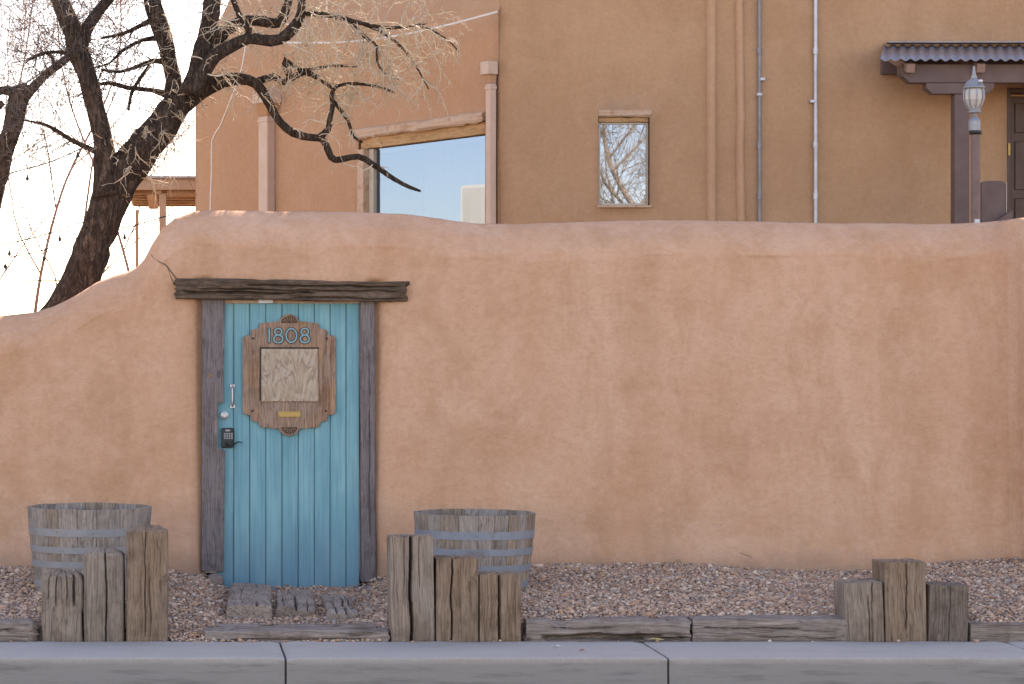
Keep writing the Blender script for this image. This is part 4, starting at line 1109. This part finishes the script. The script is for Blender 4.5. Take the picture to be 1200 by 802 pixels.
def limb_tree(name, limbs, twig_specs, label, group, base, seed, barkmat, twigmat, sides=14):
    e = tag(empty(name, base), label, 'tree', group); rnd = random.Random(seed)
    tb = Tubes(); sampled = []
    for (pts, rads) in limbs:
        p, r = smooth_path(pts, rads, .05 if max(rads) > .05 else .07)
        big = max(rads)
        # gnarled wander
        p = [q + Vector((nz(q.x * 4, q.z * 4, seed), nz(q.z * 4, q.y * 4, seed + 5), nz(q.y * 3, q.x * 4, seed + 9))) * min(.022, big * .35) for q in p]
        tb.add(p, r, sides if big > .04 else 8, rough=.16 if big > .04 else .1, seed=seed)
        sampled.append((p, r))
    obj('trunk', tb.mesh(), MAT[barkmat], e, smooth=True)
    tw = Tubes()
    for (li, t0, t1, cnt, ln, r, droop, lev, bias) in twig_specs:
        p, rr = sampled[li]; n = len(p)
        for _ in range(cnt):
            i = int((t0 + (t1 - t0) * rnd.random()) * (n - 1)); i = min(n - 2, max(0, i))
            t = (p[i + 1] - p[i]).normalized(); s = t.orthogonal().normalized(); s.rotate(Matrix.Rotation(rnd.uniform(0, 6.283), 3, t))
            d = (s + t * rnd.uniform(-.2, .7) + Vector(bias)).normalized()
            grow(tw, p[i] + s * rr[i] * .6, d, ln * rnd.uniform(.45, 1.35), r * rnd.uniform(.7, 1.25), rnd, lev, droop, .55, 3, 4.5, .36)
    o = obj('twigs', tw.mesh(), MAT[twigmat], e); o['kind'] = 'stuff'
    return e, tw

TD = 18.4
def LB(pts, dd=0.0):
    """limb from (u, v, radius_px[, depth offset])"""
    P_, R_ = [], []
    for q in pts:
        d = TD + dd + (q[3] if len(q) > 3 else 0); P_.append(P(q[0], q[1], d)); R_.append(M(q[2], d))
    return P_, R_
limbs = [
 LB([(42, 425, 27), (66, 385, 25), (86, 346, 22.5), (100, 312, 21.5), (114, 275, 21), (127, 240, 21.5), (141, 208, 23), (160, 183, 21), (185, 151, 20.5), (212, 120, 17.5), (238, 104, 12.5), (262, 94, 8.8), (282, 92.5, 7.2), (300, 99, 6.5), (312, 118, 5.6), (324, 138, 5), (345, 156, 4.8), (366, 160, 4.6), (380, 163, 4.3), (386, 178, 4.2), (393, 188, 4), (420, 183, 3.6), (437, 192, 3.3), (462, 208, 2.7), (480, 219, 2.2), (493, 225, 1.3)]),
 LB([(128, 232, 20), (126, 200, 14), (121, 165, 11.5), (112, 125, 11.5), (103, 92, 12), (95, 62, 12.5), (84, 32, 11.5), (72, 5, 10), (58, -35, 8), (40, -80, 6), (30, -130, 4), (10, -180, 1.5)], -.05),
 LB([(96, 60, 9, -.02), (101, 36, 7.5), (114, 14, 6.5), (132, -5, 5.5), (150, -30, 4), (170, -65, 2.8), (180, -110, 1.2)], -.03),
 LB([(206, 124, 13), (203, 95, 10), (198, 65, 9.5), (190, 35, 10), (180, 5, 10), (172, -30, 8), (160, -75, 6), (165, -125, 3.5), (150, -170, 1.2)], .12),
 LB([(222, 112, 13), (231, 85, 11), (238, 55, 10.5), (246, 22, 10), (252, -12, 9), (262, -40, 7), (280, -85, 5), (285, -135, 3), (300, -180, 1.2)], -.12),
 LB([(226, 108, 11), (238, 85, 9), (252, 66, 8.2), (272, 54, 7.4), (292, 47, 6.8), (318, 47, 6.8), (336, 41, 6.8), (348, 28, 6), (354, 14, 5), (357, -12, 4), (366, -45, 3), (385, -85, 1.2)], -.22),
 LB([(245, 70, 8), (256, 46, 7.5), (270, 32, 7), (290, 24, 6), (312, 26, 6.2), (328, 27, 6), (335, 15, 5), (341, -8, 4), (338, -45, 2.8), (350, -85, 1.2)], .15),
 LB([(352, 16, 3.6), (366, 16.5, 3.4), (392, 19, 3.2), (418, 26, 2.6), (446, 32, 2.2), (470, 32, 1.8), (500, 28, 1.0)], -.2),
 LB([(291, 48, 4.5), (292, 35, 4), (283, 22, 3.6), (277, 10, 3.4), (268, -15, 3), (262, -45, 2), (268, -75, .9)], -.22),
 LB([(374, 161, 4), (385, 152, 3.8), (387, 138, 3.4), (390, 122, 3), (388, 112, 2.8), (395, 101, 2.4), (418, 98, 2), (445, 102, 1.6), (462, 108, 1.0)], .0),
 LB([(388, 116, 2.6), (396, 125, 2.4), (408, 142, 2), (414, 160, 1.8), (425, 167, 1.2)], .0),
 LB([(405, 22, 2.2), (418, 34, 2.2), (432, 47, 2), (442, 55, 1.6), (442, 72, 1.5), (452, 88, 1.1), (470, 93, .8)], -.2),
 LB([(300, 97, 5), (320, 90, 4.5), (332, 97, 4), (345, 90, 3.6), (358, 84, 4), (372, 90, 3.2), (392, 105, 2)], .1),
 LB([(340, 92, 4), (336, 80, 4.5), (333, 70, 3), (345, 78, 3), (358, 82, 2.4), (385, 77, 1.8), (420, 78, 1.2)], .1),
 LB([(198, 112, 6, .1), (178, 106, 3), (150, 103, 3), (128, 97, 2.6), (112, 100, 1.6), (90, 96, 1.0)], .3),
 LB([(196, 72, 5), (180, 71, 3), (160, 78, 2.4), (140, 84, 2), (118, 82, 1.2)], .2),
 LB([(176, 76, 2.4), (164, 92, 2.4), (154, 110, 2.2), (151, 130, 1.4)], .2),
 LB([(186, 44, 4), (166, 47, 2.2), (142, 60, 2), (128, 74, 1.4), (110, 80, .9)], .2),
 LB([(180, 22, 4), (160, 32, 2.4), (142, 40, 2.2), (118, 45, 1.2)], .15),
 LB([(124, 184, 5), (104, 174, 3.4), (92, 168, 3), (76, 160, 2.8), (55, 148, 2.2), (38, 143, 1.4), (15, 140, .8)], .3),
 LB([(428, 29, 2.2), (448, 38, 1.9), (470, 55, 1.5), (488, 78, 1.1), (502, 105, .7)], -.15),
 LB([(466, 32, 1.5), (492, 31, 1.2), (514, 40, 1.0), (530, 52, .8), (538, 62, .5)], -.2),
 LB([(95, 65, 6), (86, 66, 3), (70, 61, 2.2), (52, 62, 2), (38, 70, 1.2)], -.1),
]
S = [  # limb, t0, t1, count, length, radius, droop, levels, bias
 (0, .42, .60, 38, 0.221, 0.0057, .55, 1, (.15, -.2, .0)),
 (0, .60, .80, 12, 0.202, 0.0054, .7, 1, (.2, 0, .2)),
 (0, .80, .97, 8, 0.129, 0.0047, .5, 1, (.1, 0, -.2)),
 (0, .36, .46, 45, 0.239, 0.0061, .8, 1, (0, -.35, -.1)),
 (3, .1, .9, 34, 0.221, 0.0057, .5, 1, (.1, -.15, 0)),
 (4, .1, .9, 54, 0.258, 0.0057, .5, 1, (.25, -.15, 0)),
 (5, .1, 1, 50, 0.276, 0.0057, .6, 1, (.2, -.1, 0)),
 (6, .1, 1, 45, 0.276, 0.0057, .6, 1, (.2, 0, 0)),
 (7, .0, 1, 50, 0.386, 0.0057, .9, 2, (.3, 0, -.25)),
 (8, .0, 1, 15, 0.258, 0.0054, .3, 1, (.1, 0, .2)),
 (9, .1, 1, 28, 0.258, 0.0054, .5, 1, (.2, 0, 0)),
 (10, .2, 1, 8, 0.166, 0.0049, .6, 1, (.1, 0, -.1)),
 (11, .1, 1, 34, 0.294, 0.0054, .8, 2, (.3, 0, -.2)),
 (12, .1, 1, 23, 0.276, 0.0054, .6, 1, (.2, 0, .1)),
 (13, .2, 1, 38, 0.313, 0.0054, .6, 2, (.3, 0, .1)),
 (1, .25, 1, 28, 0.184, 0.0049, .2, 1, (-.1, -.2, 0)),
 (0, .10, .30, 5, 0.092, 0.0041, .2, 1, (0, -.3, 0)),
 (20, .1, 1, 26, .26, .0054, .9, 1, (.25, 0, -.2)),
 (21, .1, 1, 18, .22, .0050, .9, 1, (.25, 0, -.2)),
]
main_tree, _ = limb_tree('bare_tree', limbs, S, 'large gnarled bare tree leaning over the wall left of the house', None, P(38, 425, TD), 3, 'bark', 'twig', 20)
# finer dark spray against the sky, on the thin left limbs of the same tree
rnd = random.Random(77); tw = Tubes()
for (li, cnt, ln) in ((14, 16, .55), (15, 16, .55), (16, 8, .4), (17, 16, .5), (18, 15, .5), (19, 26, .6), (22, 22, .6), (1, 22, .7), (2, 20, .6), (3, 14, .5)):
    p, rr = smooth_path(limbs[li][0], limbs[li][1], .07)
    for _ in range(cnt):
        i = rnd.randrange(int(len(p) * .3), len(p) - 1); t = (p[i + 1] - p[i]).normalized()
        s = t.orthogonal().normalized(); s.rotate(Matrix.Rotation(rnd.uniform(0, 6.283), 3, t))
        grow(tw, p[i], (s + t * .5 + Vector((-.25, .1, .1))).normalized(), ln * rnd.uniform(.5, 1.4), .0036, rnd, 2, -.1, .3, 3, 2.6, .6)
o = obj('twigs', tw.mesh(), MAT['twig_d'], main_tree); o['kind'] = 'stuff'

# second tree at the left edge
TD = 19.6
l2 = [LB([(-32, 330, 17), (-18, 250, 15), (-3, 205, 13.5), (8, 172, 12), (15, 150, 11.5), (20, 130, 12), (24, 112, 13), (34, 106, 9)]),
      LB([(26, 116, 9), (38, 104, 6), (52, 91, 5), (66, 80, 4.5), (78, 70, 4), (90, 58, 2.5), (108, 44, 1.5)]),
      LB([(26, 114, 9), (14, 108, 6), (0, 106, 5), (-18, 112, 4.5), (-40, 104, 3), (-70, 85, 2), (-95, 75, .9)]),
      LB([(4, 120, 4), (-6, 128, 4), (-20, 134, 3)]),
      LB([(64, 82, 3), (62, 70, 2.2), (54, 63, 2), (40, 66, 1.6), (30, 74, .9)])]
S2 = [(1, .2, 1, 12, .45, .0038, -.1, 2, (0, 0, .4)), (2, .2, 1, 12, .5, .0038, -.1, 2, (0, 0, .4)), (4, .1, 1, 9, .4, .0036, 0, 2, (-.2, 0, .2))]
limb_tree('bare_tree', l2, S2, 'dark broken-topped bare tree at the left edge of the picture', None, P(-32, 330, TD), 8, 'bark', 'twig_d', 18)

# generic bare tree
def bare_tree(base, h, seed, label, barkmat, twigmat, r0=.10, lean=(0, 0), spread=1.0, levels=4, first=.22, nb=9, rt=.006):
    rnd = random.Random(seed); e = tag(empty('bare_tree', base), label, 'tree')
    tb = Tubes(); tw = Tubes(); base = Vector(base)
    def br(p, d, L, r, lev):
        n = 8; pts = [p]; rad = [r]; q = Vector(p); dv = Vector(d).normalized()
        for i in range(n):
            dv = (dv + Vector((rnd.gauss(0, .11), rnd.gauss(0, .11), rnd.gauss(.03, .08)))).normalized(); q = q + dv * L / n
            pts.append(q.copy()); rad.append(max(rt * .6, r * (1 - .72 * (i + 1) / n)))
            if lev > 0 and i >= 1:
                for _ in range(2 if lev < 3 else 1):
                    if rnd.random() < .72:
                        s = dv.orthogonal().normalized(); s.rotate(Matrix.Rotation(rnd.uniform(0, 6.283), 3, dv))
                        br(q.copy(), (dv + s * rnd.uniform(.5, 1.0) * spread), L * rnd.uniform(.38, .66), rad[-1] * .6, lev - 1)
        (tb if lev >= levels - 1 else tw).add(pts, rad, 7 if lev >= levels - 1 else 3, cap=False)
    g_ = lambda s: Vector((rnd.gauss(0, s), rnd.gauss(0, s), 0)) * h
    tr = [base, base + Vector((lean[0] * .25, lean[1] * .25, h * .22)) + g_(.015), base + Vector((lean[0] * .6, lean[1] * .6, h * .42)) + g_(.03), base + Vector((lean[0], lean[1], h * .65)) + g_(.05), base + Vector((lean[0] * 1.4, lean[1], h)) + g_(.07)]
    p, r = smooth_path(tr, [r0, r0 * .85, r0 * .62, r0 * .35, r0 * .1], .25); tb.add(p, r, 9, rough=.12, seed=seed)
    for k in range(nb):
        i = int(len(p) * (first + (1 - first) * (k + .5) / nb)); i = min(i, len(p) - 2); t = Vector((0, 0, 1)); a = rnd.uniform(0, 6.283)
        s = Vector((math.cos(a), math.sin(a), 0))
        br(p[i], (t * rnd.uniform(.5, 1.1) + s * spread), h * rnd.uniform(.24, .4) * (1.15 - .6 * k / nb), r[i] * .6, levels - 1)
    obj('trunk', tb.mesh(), MAT[barkmat], e, smooth=True); o = obj('twigs', tw.mesh(), MAT[twigmat], e); o['kind'] = 'stuff'
    return e
bare_tree(P(2, 372, 33) - Vector((0, 0, 2.2)), 7.2, 5, 'slender pinkish bare tree far behind, left of the big trunk', 'twig_r', 'twig_r', .028, (1.4, 0), .8, 3, .2, 8, .004)
bare_tree(P(40, 400, 42) - Vector((0, 0, 2.0)), 10.5, 12, 'distant fine-twigged bare tree between the two trunks', 'twig_r', 'twig_r', .035, (.9, 0), 1.1, 4, .25, 9, .004)
bare_tree(P(150, 400, 46) - Vector((0, 0, 2.0)), 10.5, 23, 'distant bare tree seen through the fork of the big tree', 'twig_r', 'twig_r', .035, (-.7, 0), 1.1, 3, .3, 8, .005)
bare_tree(P(-60, 400, 38) - Vector((0, 0, 2.0)), 9, 31, 'distant bare tree behind the left edge trunk', 'twig_r', 'twig_r', .035, (.9, 0), 1.2, 4, .25, 8, .004)
# trees across the street, mirrored in the panes
bare_tree((9.6, -9.0, -.2), 9.5, 41, 'bare tree across the street mirrored in the small window', 'twig', 'twig', .13, (.3, 0), 1.1, 4, .2, 19, .008)

# ================================================================== STRING LIGHTS
def string_light(pts, bulbs, d, label):
    e = tag(empty('string_light', P(pts[0][0], pts[0][1], d)), label, 'string light', 'festoon lights in the yard')
    p, r = smooth_path([P(u, q, d) for u, q in pts], [.006] * len(pts), .2); tb = Tubes(); tb.add(p, r, 5); obj('wire', tb.mesh(), MAT['cable_b'], e)
    for (u, q) in bulbs:
        c = P(u, q, d); kk = d / F
        b = obj('bulb', lathe([(0, -4.4 * kk), (1.2 * kk, -4.2 * kk), (2.0 * kk, -2.6 * kk), (2.1 * kk, -1 * kk), (1.3 * kk, .6 * kk), (1.0 * kk, 2.2 * kk), (.5 * kk, 2.6 * kk), (.25 * kk, 8 * kk), (0, 8 * kk)], 10), MAT['cable_b'], e, origin=c, smooth=True)
string_light([(-60, 222), (0, 206), (31, 198), (62, 189), (91, 176), (125, 160)], [(32, 208), (91, 181)], 22.4, 'topmost string of lights left of the big trunk')
string_light([(-60, 304), (0, 288), (36, 279.5), (70, 270), (100, 260), (146, 267), (165, 262), (200, 252)], [(11, 296), (70, 279), (146, 277)], 23, 'middle string of lights passing behind the big trunk')
string_light([(-60, 316), (0, 303.5), (26, 299), (52, 293), (84, 281), (110, 272)], [(6, 311), (51.5, 302)], 24, 'lowest string of lights left of the big trunk')
cable([P(-80, 329, 26), P(0, 328.5, 26), P(70, 329, 26), P(110, 329.5, 26)], .0065, 'cable_b', 'level black cable in the sky above the low wall')

# ================================================================== MIRRORED NEIGHBOUR
# white plastered building that shows in the big pane: follow the mirrored ray
def mirror(u, q, dist):
    d = dw(u); hit = P(u, q, d); ray = (hit - Vector((0, 0, CAMZ))).normalized(); n = wn_out.normalized()
    r = ray - n * 2 * ray.dot(n); return hit + r * dist
m0 = mirror(530, 217, 22); m1 = mirror(575, 217, 22)
nb = tag(empty('neighbour_house', (m0.x, m0.y, 0)), 'white plastered house beyond the left side, mirrored in the big window', 'house')
na_ = R(15); dv = m1 - m0; s_ = 1 if dv.dot(Vector((-math.sin(na_), math.cos(na_), 0))) > 0 else -1
obj('wall', box(-5, 0, min(0, s_ * 7), max(0, s_ * 7), 0, m0.z, .06, 2), MAT['white'], nb, origin=(m0.x, m0.y, 0), rot=(0, 0, na_))
obj('parapet', box(-4.4, -.6, min(s_ * .6, s_ * 6.4), max(s_ * .6, s_ * 6.4), m0.z + .003, m0.z + .25, .06, 2), MAT['white'], nb, origin=(m0.x, m0.y, 0), rot=(0, 0, na_))

# ================================================================== FALLEN LEAVES
def fleaf(p, L, mat, rz, label, tilt=.2):
    v = [(-L / 2, 0, 0), (-L * .15, L * .24, .004), (L * .2, L * .2, .006), (L / 2, 0, .003), (L * .2, -L * .2, .004), (-L * .15, -L * .22, .008), (0, 0, .0)]
    f = [(6, 1, 0), (6, 2, 1), (6, 3, 2), (6, 4, 3), (6, 5, 4), (6, 0, 5)]
    o = obj('fallen_leaf', pydata(v, f), MAT[mat], origin=p); o.rotation_euler = (tilt, tilt * .6, rz); return tag(o, label, 'leaf', 'dry fallen leaves')
fleaf((X(768, 13.97), 13.955, .012), .10, 'leaf', .1, 'long pale dry leaf at the kerb joint under the rotted timber', .12)
fleaf((X(684, 13.45), 13.5, .006), .045, 'leaf_o', .5, 'small brown leaf on the kerb right of the middle posts', .1)
fleaf((X(655, 13.6), 13.7, .006), .05, 'curtain', .0, 'pale scrap leaf on the kerb near the middle posts', .05)
fleaf((X(457, 14.0), 14.2, .075), .05, 'leaf_o', 1.2, 'orange dry leaf standing against the tall split post', .9)
fleaf((X(262, 14.0), 14.05, .02), .10, 'leaf', .1, 'pale yellow leaf at the left end of the door timber', .15)
fleaf((X(211, 14.6), 14.7, gz(X(211, 14.6), 14.7) + .02), .06, 'leaf', .4, 'pale yellow leaf in the gravel left of the steps', .1)
fleaf((X(707, 15.7), 15.8, gz(X(707, 15.7), 15.8) + .025), .07, 'leaf', .3, 'ochre leaf in the gravel right of the right barrel', .1)
fleaf((X(923, 15.5), 15.6, gz(X(923, 15.5), 15.6) + .025), .07, 'leaf', -.2, 'ochre leaf in the gravel left of the right-hand posts', .1)
